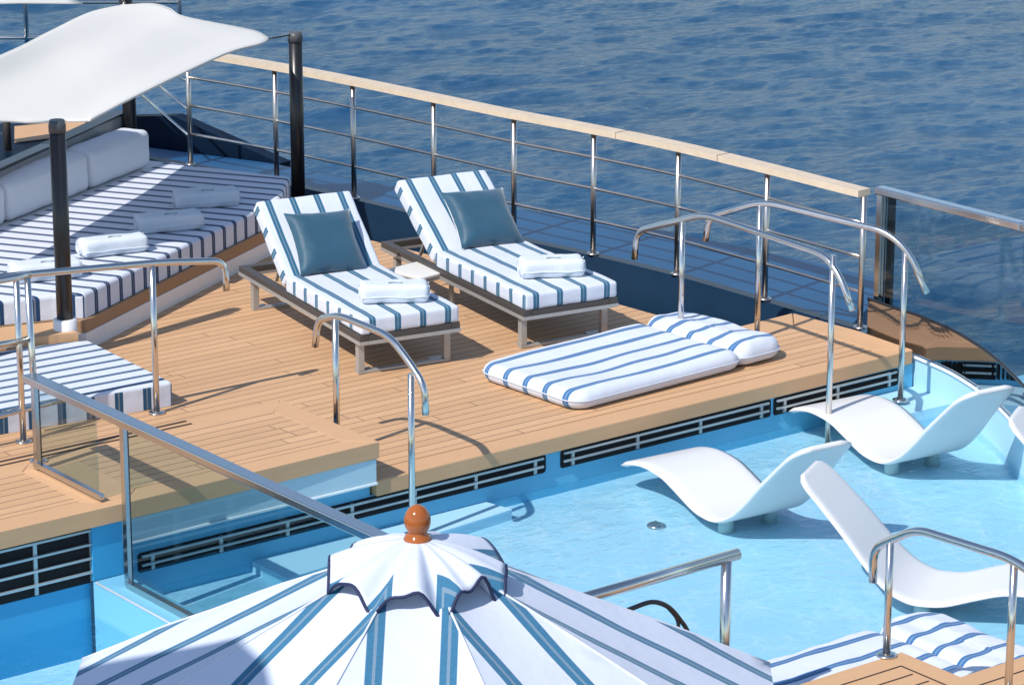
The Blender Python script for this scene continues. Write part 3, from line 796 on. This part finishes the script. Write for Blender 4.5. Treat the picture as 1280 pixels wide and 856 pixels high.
def towel(name, m_, sz, label, group, roll=True):
    mb = MB(); L_, W_, H_ = sz
    mb.rbox((0, 0, H_ / 2), (L_, W_, H_), min(H_, W_) * .30, 0, None, (14, 5, 3), .006, m_)
    o = mb.build(name, ['towel'], origin=m_.translation)
    tag(o, label, 'towel', group)
    # the folded end shows its layers as spirals
    for sg in (-1, 1):
        mb = MB(); pts = []
        for k in range(26):
            a = k * .55; r_ = .008 + (min(H_, W_) * .36) * k / 26
            pts.append(m_ @ Vector((sg * (L_ / 2 + .002), r_ * math.cos(a) * W_ / H_ * .8, H_ / 2 + r_ * math.sin(a))))
        mb.tube(pts, .004, 0, 5); mb.build('towel_fold', ['towel'], o)
    mb = MB()
    mb.tube([m_ @ Vector((.022 * math.cos(k * .9) * (1 + .12 * k) - .03 + k * .006, -W_ / 2 * .30 + .010 * math.sin(k * 1.7), H_ + .0035)) for k in range(9)], .0028, 0, 5, True, 3)
    mb.build('emblem', ['emblem'], o)
    mb = MB(); mb.tube([m_ @ Vector((L_ * (k / 16 - .5) * .97, -W_ / 2 - .0015 + .004 * noise.noise(Vector((k * .4, m_.translation.x, 0))), H_ * .36 + .006 * noise.noise(Vector((k * .3, 5, m_.translation.y))))) for k in range(17)], .0045, 0, 6)
    mb.build('towel_edge', ['towel'], o)
    return o
m_ = lmat(l1) @ Matrix.Translation((.03, .30, .40)) @ Matrix.Rotation(R(-22), 4, 'Z')
towel('towel', m_, (.45, .20, .125), 'rolled white towel on the foot of the lounger nearer the daybed', 'towels on the loungers')
m_ = lmat(l2) @ Matrix.Translation((.04, .34, .40)) @ Matrix.Rotation(R(-20), 4, 'Z')
towel('towel', m_, (.44, .20, .125), 'rolled white towel on the foot of the lounger nearer the sea railing', 'towels on the loungers')
# side table
tc = (12.57, 17.36); ta = R(8)
t = thing('side_table', (tc[0], tc[1], 0), 'small low square table with pale top between the two loungers', 'side table', rz=ta)
mb = MB(); mb.rbox((0, 0, .253), (.34, .34, .024), .008, 0, None, (4, 4, 1)); mb.build('top', ['tabletop'], t, True)
mb = MB()
for s_ in (-1, 1): mb.box((s_ * .155, 0, .228), (.022, .33, .02)); mb.box((0, s_ * .155, .228), (.286, .022, .02))
mb.build('apron', ['frametrim'], t, True)
for a in (-1, 1):
    for b_ in (-1, 1):
        mb = MB(); mb.box((a * .15, b_ * .15, .109), (.024, .024, .215)); mb.build('leg', ['frametrim'], t, True)

# ------------------------------------------------------------------ striped floats
def rrect(sx, sy, r_, n=8):
    out = []; r_ = max(.004, r_)
    hx, hy = max(.002, sx / 2 - r_), max(.002, sy / 2 - r_)
    def seg(a, c, k):
        return [(a[0] + (c[0] - a[0]) * i / k, a[1] + (c[1] - a[1]) * i / k) for i in range(k)]
    cs = [((hx, hy), 0), ((-hx, hy), 90), ((-hx, -hy), 180), ((hx, -hy), 270)]
    arcs = [[(c[0] + r_ * math.cos(R(a0 + 90 * k / n)), c[1] + r_ * math.sin(R(a0 + 90 * k / n))) for k in range(n + 1)] for c, a0 in cs]
    for i in range(4):
        out += arcs[i][:-1]; out += seg(arcs[i][-1], arcs[(i + 1) % 4][0], 14 if i % 2 == 0 else 10)
    return out
def puffy(mb, sx, sy, H, rp, xf, zf=None, uvo=0):
    """inflated rounded slab, sx across, sy long"""
    re = H / 2; rings = []
    for k in range(0, 13):
        a = -PI / 2 + PI * k / 12
        rings.append((re * (1 - math.cos(a)), H / 2 + re * math.sin(a)))
    ins = re
    while ins < min(sx, sy) / 2 - .03:
        ins += .025; rings.append((ins, H))
    vs = []; N = None
    loc = []
    for ins, z in rings:
        o_ = rrect(sx - 2 * ins, sy - 2 * ins, max(.02, rp - ins * .75)); N = len(o_)
        for x, y in o_:
            zz = z
            if zf and z > H * .45: zz = z * (1 if z < .001 else 1) + zf(x, y) * min(1, (z - H * .45) / (H * .5))
            loc.append(Vector((x, y, zz)))
    fs = [(i * N + k, i * N + (k + 1) % N, (i + 1) * N + (k + 1) % N, (i + 1) * N + k) for i in range(len(rings) - 1) for k in range(N)]
    fs.append(tuple(range((len(rings) - 1) * N, len(rings) * N))); fs.append(tuple(range(N - 1, -1, -1)))
    k0 = len(mb.v); mb.v += [xf @ v_ for v_ in loc]
    for f in fs:
        mb.f.append([i + k0 for i in f]); mb.m.append(0); mb.sm.append(True); mb.uv.append([(loc[i].x + uvo, loc[i].y) for i in f])
def make_float(label, c, deg, ln, wd, z, extra_wr=0):
    t = thing('pool_float', (c[0], c[1], z), label, 'pool float', 'striped padded floats')
    rm = Matrix.Translation((c[0], c[1], z)) @ Matrix.Rotation(R(deg) - PI / 2, 4, 'Z')
    pl = .46; body = ln - pl
    def zf(x, y):
        yy = y + pl / 2 * 0
        e = max(0, (y - (body / 2 - .10)) / .10)
        return .012 * noise.noise(Vector((x * 4, y * 3, c[0]))) + extra_wr * noise.noise(Vector((x * 9, y * 6, 3))) - .03 * e * e - .02 * math.exp(-((y + .1) / .5) ** 2) * math.exp(-(x / .3) ** 2)
    mb = MB(); puffy(mb, wd, body + .05, .128, .13, rm @ Matrix.Translation((0, -pl / 2 + .02, 0)), zf); mb.build('body', ['floatstripe'], t)
    def zp(x, y): return .022 * (1 - min(1, (y / (pl / 2)) ** 2)) + .018 * noise.noise(Vector((x * 5, y * 7, c[1]))) + extra_wr * noise.noise(Vector((x * 8, y * 9, 1)))
    mb = MB(); puffy(mb, wd * .985, pl, .130, .14, rm @ Matrix.Translation((0, body / 2 - .035, .006)), zp); mb.build('pillow', ['floatstripe'], t)
    for nm, sy, cy, pz in (('piping', body + .05, -pl / 2 + .02, 0), ('piping', pl, body / 2 - .035, .006)):
        o_ = rrect(wd * (1 if pz == 0 else .985) + .004, sy + .004, .132); mb = MB()
        mb.tube([rm @ Vector((x, y + cy, .064 + pz)) for x, y in o_ + [o_[0]]], .0045, 0, 6, False); mb.build(nm, ['floatpipe'], t)
    return t
make_float('striped padded float lying on the teak deck beside the pool edge', (12.79, 15.29), 3.0, 1.90, .97, .002)
make_float('striped padded float with creased pillow in the pool, behind the corner platform', (10.77, 11.02), -1.0, 1.95, .98, WZ - .05, .012)

# ------------------------------------------------------------------ pool chaises
prof = [Vector((0, a, b_)) for a, b_ in ((.665, .255), (.57, .17), (.47, .07), (.36, -.045), (.24, -.18), (.12, -.29), (0, -.345), (-.10, -.352), (-.22, -.335), (-.40, -.27), (-.55, -.225), (-.74, -.215), (-.90, -.245), (-1.04, -.30))]
def make_chaise(label):
    t = thing('pool_chaise', (0, 0, FZ), label, 'pool lounger', 'white wave-shaped loungers in the shallow pool')
    P_ = catmull(prof, 5); n = len(P_); NX = 14; Wd = .60; th = .032; mb = MB()
    def halfw(i):      # rounded ends
        sarc = min(i, n - 1 - i) * .022
        r_ = .10; tp = max(0, (P_[i].y - .15) / .6) * .085
        return Wd / 2 - tp - (r_ - math.sqrt(max(0, r_ * r_ - (r_ - min(r_, sarc)) ** 2)))
    top, bot = [], []
    for i, p in enumerate(P_):
        a, c = P_[max(0, i - 1)], P_[min(n - 1, i + 1)]; d = (c - a).normalized(); nr = Vector((0, -d.z, d.y)); nr = nr if nr.z > 0 else -nr
        h = halfw(i)
        for k in range(NX + 1):
            x = h * (2 * k / NX - 1); e = min(1, (h - abs(x)) / .02); rr = th / 2 * math.sqrt(max(0, 1 - (1 - e) ** 2)) if e < 1 else th / 2
            top.append(p + Vector((x, 0, 0)) + nr * rr); bot.append(p + Vector((x, 0, 0)) - nr * rr)
    m1 = NX + 1; N = len(top)
    fs = []
    for i in range(n - 1):
        for k in range(NX):
            a = i * m1 + k; fs.append((a, a + 1, a + m1 + 1, a + m1)); fs.append(tuple(q + N for q in (a, a + m1, a + m1 + 1, a + 1)))
    for k in range(NX):
        fs.append((k, k + N, k + N + 1, k + 1)); e = (n - 1) * m1 + k; fs.append((e, e + 1, e + N + 1, e + N))
    off = Vector((0, 0, .45))
    mb.add([v_ + off for v_ in top + bot], fs, 0, None, True)
    mb.build('shell', ['chaise'], t, True)
    for x in (-.16, .16): mb = MB(); mb.lathe([(.050, .001), (.046, .06), (.040, .098)], (x, -.06, 0), 0, 20); mb.build('foot', ['wetbase'], t, True)
    return t
def place_chaise(o, x, y, head_deg): o.location = (x, y, FZ); o.rotation_euler = (0, 0, R(head_deg) - PI / 2)
ch = make_chaise('white wave-shaped pool lounger nearest the drain, seen from its side')
place_chaise(ch, 12.05, 13.30, -95)
c2_ = copy_tree(ch); c2_['label'] = 'white wave-shaped pool lounger farthest back, beside the deck edge and curved wall'
p = at(1106, 582, -.29); place_chaise(c2_, p.x + .29, p.y, -96)
c3_ = copy_tree(ch); c3_['label'] = 'white wave-shaped pool lounger facing the camera, behind the corner handrail'
place_chaise(c3_, 11.97, 11.83, 120)
c4_ = copy_tree(ch); c4_['label'] = 'white pool lounger cut off by the right border, only its head end showing'
d = at(1262, 535, .28) - at(997, 607, .28); d -= RT * .055; place_chaise(c4_, 12.0 + d.x, 11.81 + d.y, 122)

# ------------------------------------------------------------------ sofa and daybed
fd = Vector((math.cos(R(32.3)), math.sin(R(32.3)), 0)); bd = Vector((-fd.y, fd.x, 0))     # along the front, towards the back
sofa_poly = [Vector(p) for p in ((10.20, 17.87, 0), (12.66, 19.26, 0), (13.14, 19.83, 0), (12.66, 20.86, 0), (10.63, 19.80, 0), (8.9, 18.7, 0), (9.3, 18.16, 0), (10.02, 17.97, 0))]
t = thing('sofa', (11.4, 19.2, 0), 'long striped corner sofa with white back cushions in the shade of the sail', 'sofa')
def bevprism(name, poly, z0, z1, m_, parent, r_, uvf=None, seg=4, inset=0):
    me = bpy.data.meshes.new(name); bm = bmesh.new()
    c = sum(poly, Vector()) / len(poly)
    pts = [p + (c - p).normalized() * inset for p in poly]
    vb = [bm.verts.new((p.x, p.y, z0)) for p in pts]; vt = [bm.verts.new((p.x, p.y, z1)) for p in pts]; N = len(pts)
    bm.faces.new(vt); bm.faces.new(vb[::-1])
    for i in range(N): bm.faces.new((vb[i], vb[(i + 1) % N], vt[(i + 1) % N], vt[i]))
    bmesh.ops.recalc_face_normals(bm, faces=bm.faces)
    if r_:
        ed = [e for e in bm.edges if max(v_.co.z for v_ in e.verts) > z1 - 1e-5]
        bmesh.ops.bevel(bm, geom=ed, offset=r_, segments=seg, affect='EDGES', profile=.5)
    uv = bm.loops.layers.uv.new('UVMap')
    for f in bm.faces:
        f.smooth = False
        for l in f.loops: l[uv].uv = (uvf(l.vert.co, f.normal) if uvf else 0, 0)
    org = Vector((0, 0, 0)) if parent is None else parent.location
    for v_ in bm.verts: v_.co -= org
    bm.to_mesh(me); bm.free()
    me.materials.append(M[m_]); o = bpy.data.objects.new(name, me); COL.objects.link(o)
    if parent is not None: o.parent = parent
    return o
bevprism('plinth', sofa_poly, 0.001, .12, 'white', t, 0, inset=-.06)
bevprism('trim', sofa_poly, .123, .205, 'trim', t, .006, inset=-.05, seg=2)
mo = bevprism('mattress', sofa_poly, .208, .375, 'sofastripe', t, .028, lambda p, nn: p.dot(bd) if (abs(nn.dot(fd)) > .75 and abs(nn.z) < .5) else p.dot(fd), inset=.0)
# back cushions: three soft blocks along the back
b0 = Vector((10.63, 19.80, 0)) - fd * 1.75; ang = R(27.5); bdv = Vector((math.cos(ang), math.sin(ang), 0)); bnv = Vector((-bdv.y, bdv.x, 0))
pos = -0.25
b0 = Vector((10.56, 19.76, 0)) + bnv * .13
for ln_, st in ((.87, 1.30), (1.10, .19), (1.30, -1.12)):
    c = b0 + bdv * (st + ln_ / 2)
    xf = Matrix.Translation((c.x, c.y, .38)) @ Matrix.Rotation(ang, 4, 'Z')
    mb = MB(); mb.rbox((0, 0, .145), (ln_ - .012, .27, .29), .055, 0, None, (16, 4, 4), .004, xf, crown=.012); mb.build('back_cushion', ['cushionwhite'], t)
mb = MB(); c = b0 + bdv * .4
mb.box((c.x, c.y, .285), (3.9, .30, .17), 0, ang); mb.build('back_base', ['white'], t)
# grey coaming with a dark glass screen line behind the sofa
t = thing('coaming', (11, 20.3, 0), 'grey steel coaming running behind the white back cushions', 'coaming')
cc = b0 + bnv * .26
mb = MB(); a, c = at(-120, 262, .735), at(152, 138, .735); a.z = c.z = 0
mb.bar(a + Vector((0, 0, .40)), c + Vector((0, 0, .36)), .10, .72); mb.build('wall', ['coaming'], t)
mb = MB(); mb.bar(a + Vector((0, 0, .728)), c + Vector((0, 0, .728)), .12, .014); mb.build('edge_strip', ['black'], t)
# striped daybed
db = [Vector(p) for p in ((9.98, 16.43, 0), (10.04, 17.56, 0), (9.87, 17.63, 0), (8.0, 17.9, 0), (7.0, 16.62, 0), (8.84, 16.57, 0))]
dd = Vector((math.cos(R(-3)), math.sin(R(-3)), 0)); dn = Vector((-dd.y, dd.x, 0))
t = thing('daybed', (9.2, 17.3, 0), 'low sunlit striped daybed in front of the left handrail', 'daybed')
def duv(p, nn): return p.dot(dd) * .135 / .19 if (nn.y < -.75 and abs(nn.z) < .5) else p.dot(dn)
bevprism('mattress', db, .002, .158, 'daybedstripe', t, .022, duv)
# teak strip between daybed and sofa
mb = MB(); mb.prism([(9.99, 17.955), (9.28, 18.145), (8.6, 18.3), (8.6, 17.86), (9.87, 17.65), (9.99, 17.61)], .001, .205)
struct(mb, 'teak_shelf', ['board'])
# rolled towels along the sofa
for k, (x, y, a, lab) in enumerate(((272, 258, -8, 'rolled pale towel on the sofa, closest to the lounger'), (226, 288, -2, 'rolled pale towel on the sofa, second from the lounger'),
                                  (155, 317, 4, 'rolled pale towel on the sofa, just right of the black post'), (72, 349, 0, 'rolled pale towel on the sofa, half hidden by the black post'))):
    p = at(x, y, .376); m_ = Matrix.Translation(p + bd * .09) @ Matrix.Rotation(R(-14 + a), 4, 'Z')
    towel('towel', m_, (.48, .21, .12), lab, 'towels along the sofa')

# ------------------------------------------------------------------ posts and sails
def post(x, y, zb, zt, label, collar=True, r_=.053):
    t = thing('black_post', (x, y, zb), label, 'post', 'black posts holding the sail')
    mb = MB(); mb.tube([(x, y, zb), (x, y, zt - .05)], r_, 0, 24); mb.build('shaft', ['black'], t)
    mb = MB(); mb.lathe([(r_ + .003, zt - .08), (r_ + .003, zt - .03), (r_ * .9, zt)], (x, y, 0), 0, 24); mb.build('cap', ['postcap'], t)
    if collar:
        mb = MB(); mb.lathe([(.078, zb), (.078, zb + .27), (.066, zb + .275)], (x, y, 0), 0, 28); mb.build('collar', ['white'], t)
post(9.97, 17.74, .001, 1.60, 'black post in a white collar between daybed and sofa')
PRt = at(369, 40, 1.42); post(PRt.x, PRt.y, 0, 1.42, 'black post at the sofa end, behind the lounger nearer the daybed', False)
PC = Vector((12.50, 21.10, 1.64)); post(PC.x, PC.y, 0, 1.92, 'black post at the back of the sofa, half covered by the sail', False)
post(9.35, 17.62, 0, 2.35, 'unseen black post added outside the left border to cast a shadow by the daybed', False)  # unseen, added for the long shadow band across the deck
def coons(c1_, c2_, d1_, d2_, N=30):
    """c1: u along bottom (v=0), c2: top (v=1), d1: left (u=0), d2: right (u=1)"""
    def ev(c, t):
        f = t * (len(c) - 1); i = min(int(f), len(c) - 2); return c[i].lerp(c[i + 1], f - i)
    vs = []
    for i in range(N + 1):
        for j in range(N + 1):
            u, v_ = i / N, j / N
            p = ev(c1_, u) * (1 - v_) + ev(c2_, u) * v_ + ev(d1_, v_) * (1 - u) + ev(d2_, v_) * u
            p = p - (c1_[0] * (1 - u) * (1 - v_) + c1_[-1] * u * (1 - v_) + c2_[0] * (1 - u) * v_ + c2_[-1] * u * v_)
            vs.append(p)
    fs = [(i * (N + 1) + j, (i + 1) * (N + 1) + j, (i + 1) * (N + 1) + j + 1, i * (N + 1) + j + 1) for i in range(N) for j in range(N)]
    return vs, fs
HZ = 1.64
A = at(335, 49, 1.40); B = at(72, 151, 1.40); C_ = at(150, 8, HZ); D = Vector((8.75, 18.32, HZ + .02))
eAB = catmull([A, at(325, 55, 1.41), at(280, 68, 1.42), at(180, 115, 1.43), at(120, 146, 1.41), at(108, 151, 1.40), B], 5)
eBD = catmull([B, at(40, 153, 1.42), at(0, 151, 1.45), at(-110, 152, 1.52), D], 8)
eAC = catmull([A, at(322, 41, 1.42), at(300, 36, 1.45), at(230, 22, 1.56), at(212, 12, 1.60), at(190, 6, 1.63), C_], 5)
eCD = catmull([C_, at(110, 18, HZ), at(60, 42, HZ), at(0, 71, HZ), D], 6)
t = thing('shade_sail', (11.4, 20, 1.4), 'large off-white shade sail stretched over the striped sofa', 'shade sail', 'white shade sails')
vs, fs = coons(eAB, eCD, eAC, eBD, 34)     # u: A->B / C->D ; v: A->C / B->D
vs = [v_ + Vector((0, 0, .0)) for v_ in vs]
mb = MB(); mb.add(vs, fs, 0, None, True); o = mb.build('cloth', ['sailcloth'], t)
md = o.modifiers.new('thickness', 'SOLIDIFY'); md.thickness = .008
mb = MB()
for e in (eAB, eBD, eAC, eCD): mb.tube(e, .010, 0, 6)
mb.build('hem', ['sailcloth'], t)
NS = 34
for row in (11, 23):
    mb = MB(); mb.tube([vs[i_ * (NS + 1) + row] + Vector((0, 0, .003)) for i_ in range(NS + 1)], .0035, 0, 5); mb.build('seam', ['sailcloth'], t)
mb = MB(); mb.tube([A, PRt + Vector((-.04, 0, -.02))], .006, 0, 6); mb.build('cable', ['rubber'], t)
mb = MB(); mb.tube([C_, PC], .006, 0, 6); mb.build('cable', ['rubber'], t)
t = thing('shade_sail', (11, 23, 1.5), 'strip of another white shade sail at the top left corner', 'shade sail', 'white shade sails')
a, c = at(-60, 6, 1.55), at(104, 4.5, 1.45); dv = Vector((.25, 1.6, .05))
mb = MB(); vs, fs = coons([a, (a + c) / 2 + Vector((0, 0, .01)), c], [a + dv, (a + c) / 2 + dv, c + dv], [a, a + dv], [c, c + dv], 10)
mb.add(vs, fs, 0, None, True); o = mb.build('cloth', ['sailcloth'], t); md = o.modifiers.new('thickness', 'SOLIDIFY'); md.thickness = .01
def shade_caster(name, pts, label):  # flat sheet out of view, added only to block the sun
    mb = MB(); mb.add(pts, [tuple(range(len(pts)))]); o = mb.build(name, ['sailcloth'], origin=pts[0])
    md = o.modifiers.new('thickness', 'SOLIDIFY'); md.thickness = .01
    tag(o, label, 'shade caster')
a, c = Vector((10.68, 19.7, .375)), Vector((12.38, 20.61, .375)); sh = sdir * (-3.05 / -sdir.z * -1)
sh = -sdir * (3.05 / -sdir.z)
dv = Vector((-.5, .86, 0))
shade_caster('shade caster', [a + sh + (a - c) * .5, c + sh + (c - a) * .15, c + sh + (c - a) * .15 + dv * 2.6, a + sh + (a - c) * .5 + dv * 2.6], 'high unseen sheet added outside the left border to shade the sofa back')  # added out of view so the back cushions and rear strip fall in shade
# deck beyond the coaming: dark floor with a teak border, a small white table
mb = MB(); mb.prism([(8.2, 20.6), (9.2, 20.0), (12.95, 21.95), (13.45, 22.6), (14.0, 24.0), (14.1, 24.75), (13.3, 25.4), (10.5, 25.5), (7.5, 23.5)], -.25, -.2)
struct(mb, 'far_deck', ['navydark'])
q = [at(18, 178, -.19), at(140, 163, -.19), at(140, 146, -.19), at(18, 158, -.19)]
mb = MB(); mb.prism([(p.x, p.y) for p in q], -.196, -.19); struct(mb, 'far_deck_border', ['board'])
p = at(10, 188, -.19); t = thing('pedestal_table', (p.x, p.y, -.19), 'pale pedestal table on the dark deck at the far left', 'table')
mb = MB(); mb.tube([p, p + Vector((0, 0, .5))], .035); mb.build('pedestal', ['frame'], t)
mb = MB(); mb.rbox((p.x, p.y, p.z + .52), (.5, .5, .03), .01, 0, None, (3, 3, 1)); mb.build('top', ['tabletop'], t)

# ------------------------------------------------------------------ parasol in the foreground
ap = at(522, 676, 2.42)
# unseen sheet added high on the left to cast shade on part of the canopy
pc = at(338, 792, 2.42 - .47 * .62); k0 = pc - sdir * 5.0
shade_caster('shade caster', [k0 - RT * .12, k0 - RT * 2.6 + FH * .9, k0 - RT * 2.6 - FH * 3.0, k0 - FH * 3.0 + RT * .1, k0 - FH * .25], 'high unseen sheet added outside the left border to shade the parasol')
t = thing('parasol', (ap.x, ap.y, -.05), 'large teal and white striped parasol with orange wooden finial in the foreground', 'parasol')
toward = math.atan2(-FH.y, -FH.x)                  # one panel faces the camera side
NP = 8; RC = 1.30; PITCHP = .47
def canopy(mb, r0, r1, mi, z_of, hem=None, nu=10, nr=16, us_=1.0):
    for k in range(NP):
        axa = toward + R(-1) + 2 * PI * k / NP; ex = Vector((math.cos(axa), math.sin(axa), 0)); ey = Vector((-ex.y, ex.x, 0)); tg = math.tan(PI / NP)
        vs = []; us = []
        for i in range(nr + 1):
            r_ = r0 + (r1 - r0) * i / nr          # distance along the panel axis
            for j in range(nu + 1):
                s_ = 2 * j / nu - 1; u = r_ * tg * s_
                p = ap + ex * r_ + ey * u + Vector((0, 0, z_of(r_, s_, k))); vs.append(p); us.append(u * us_)
        k0 = len(mb.v); mb.v += vs
        for i in range(nr):
            for j in range(nu):
                a = i * (nu + 1) + j; f = (a, a + nu + 1, a + nu + 2, a + 1)
                mb.f.append([q + k0 for q in f]); mb.m.append(mi if not hem or i < nr - hem else 1); mb.sm.append(True); mb.uv.append([(us[q], 0) for q in f])
CA = RC * math.cos(PI / NP)
mb = MB(); canopy(mb, .02, CA, 0, lambda r_, s_, k: -PITCHP * r_ - .018 * (1 - s_ * s_) * math.sin(PI * min(1, r_ / CA)) - .05 * r_ * r_ / CA + .004 * noise.noise(Vector((r_ * 5, s_ * 2, k))))
# valance hanging at the rim
zr = -PITCHP * CA - .05 * CA
for k in range(NP):
    axa = toward + R(-1) + 2 * PI * k / NP; ex = Vector((math.cos(axa), math.sin(axa), 0)); ey = Vector((-ex.y, ex.x, 0)); tg = math.tan(PI / NP); vs = []; us = []
    for i in range(4):
        for j in range(13):
            s_ = 2 * j / 12 - 1; u = CA * tg * s_
            vs.append(ap + ex * (CA + .012 * i * math.sin(j * 2.1 + k)) + ey * u + Vector((0, 0, zr - .18 * i / 3))); us.append(u)
    k0 = len(mb.v); mb.v += vs
    for i in range(3):
        for j in range(12):
            a = i * 13 + j; f = (a, a + 13, a + 14, a + 1); mb.f.append([q + k0 for q in f]); mb.m.append(0); mb.sm.append(True); mb.uv.append([(us[q], 0) for q in f])
mb.build('canopy', ['parasol'], t, merge=2e-4)
CR = .300
def capz(r_, s_, k):
    f = max(0, (r_ - .05) / (CR - .05))
    return .018 - .24 * r_ - .055 * f * f + f ** 1.1 * (.040 * math.cos(PI * s_ * 1.0 + .5) + .024 * math.sin(PI * s_ * 2) * (.7 + .5 * math.sin(k * 1.7)) + .016 * math.sin(k * 2.3) * math.cos(PI * s_ / 2) ** 2)
mb = MB(); canopy(mb, .012, CR - .012, 0, capz, None, 16, 16, 1.28); vc = mb.build('vent_cap', ['parasol'], t, merge=2e-3)
md = vc.modifiers.new('thickness', 'SOLIDIFY'); md.thickness = .003
mb = MB(); loop = []
for k in range(NP):
    axa = toward + R(-1) + 2 * PI * k / NP; ex = Vector((math.cos(axa), math.sin(axa), 0)); ey = Vector((-ex.y, ex.x, 0)); tg = math.tan(PI / NP)
    for j in range(16):
        s_ = 2 * j / 16 - 1; r_ = CR - .010; loop.append(ap + ex * r_ + ey * (r_ * tg * s_) + Vector((0, 0, capz(r_, s_, k) - .004)))
loop.append(loop[0]); mb.tube(loop, .0058, 0, 8); mb.build('piping', ['piping'], vc)
for k in range(NP):
    a = toward + R(-1) + 2 * PI * (k + .5) / NP; e = Vector((math.cos(a), math.sin(a), 0)); mb = MB()
    mb.tube([ap + e * (r_ / math.cos(PI / NP)) + Vector((0, 0, -PITCHP * r_ - .05 * r_ * r_ / CA + .004 * noise.noise(Vector((r_ * 5, 2, k))) + .001)) for r_ in [.06 + (CA - .06) * q / 14 for q in range(15)]], .0045, 0, 6)
    mb.build('seam', ['seam'], t)
mb = MB(); f0 = -.004
mb.lathe([(.046, f0), (.047, f0 + .012), (.040, f0 + .026), (.030, f0 + .034), (.032, f0 + .040), (.040, f0 + .052), (.0445, f0 + .070), (.044, f0 + .086), (.038, f0 + .104), (.027, f0 + .119), (.014, f0 + .128), (.002, f0 + .131)], ap, 0, 40)
mb.build('finial', ['finial'], t)
mb = MB(); mb.tube([(ap.x, ap.y, -.05), (ap.x, ap.y, 2.40)], .024, 0, 16); mb.build('pole', ['polewood'], t)
for k in range(NP):
    a = toward + R(-1) + 2 * PI * (k + .5) / NP; e = Vector((math.cos(a), math.sin(a), 0))
    mb = MB(); mb.tube([ap + e * .04 + Vector((0, 0, -.05)), ap + e * (RC - .03) + Vector((0, 0, -PITCHP * CA - .085))], .008, 0, 6); mb.build('rib', ['polewood'], t)
mb = MB(); mb.lathe([(.28, 0), (.28, .05), (.05, .07), (.05, .25)], (ap.x, ap.y, -.048), 0, 28); mb.build('base', ['steel'], t)
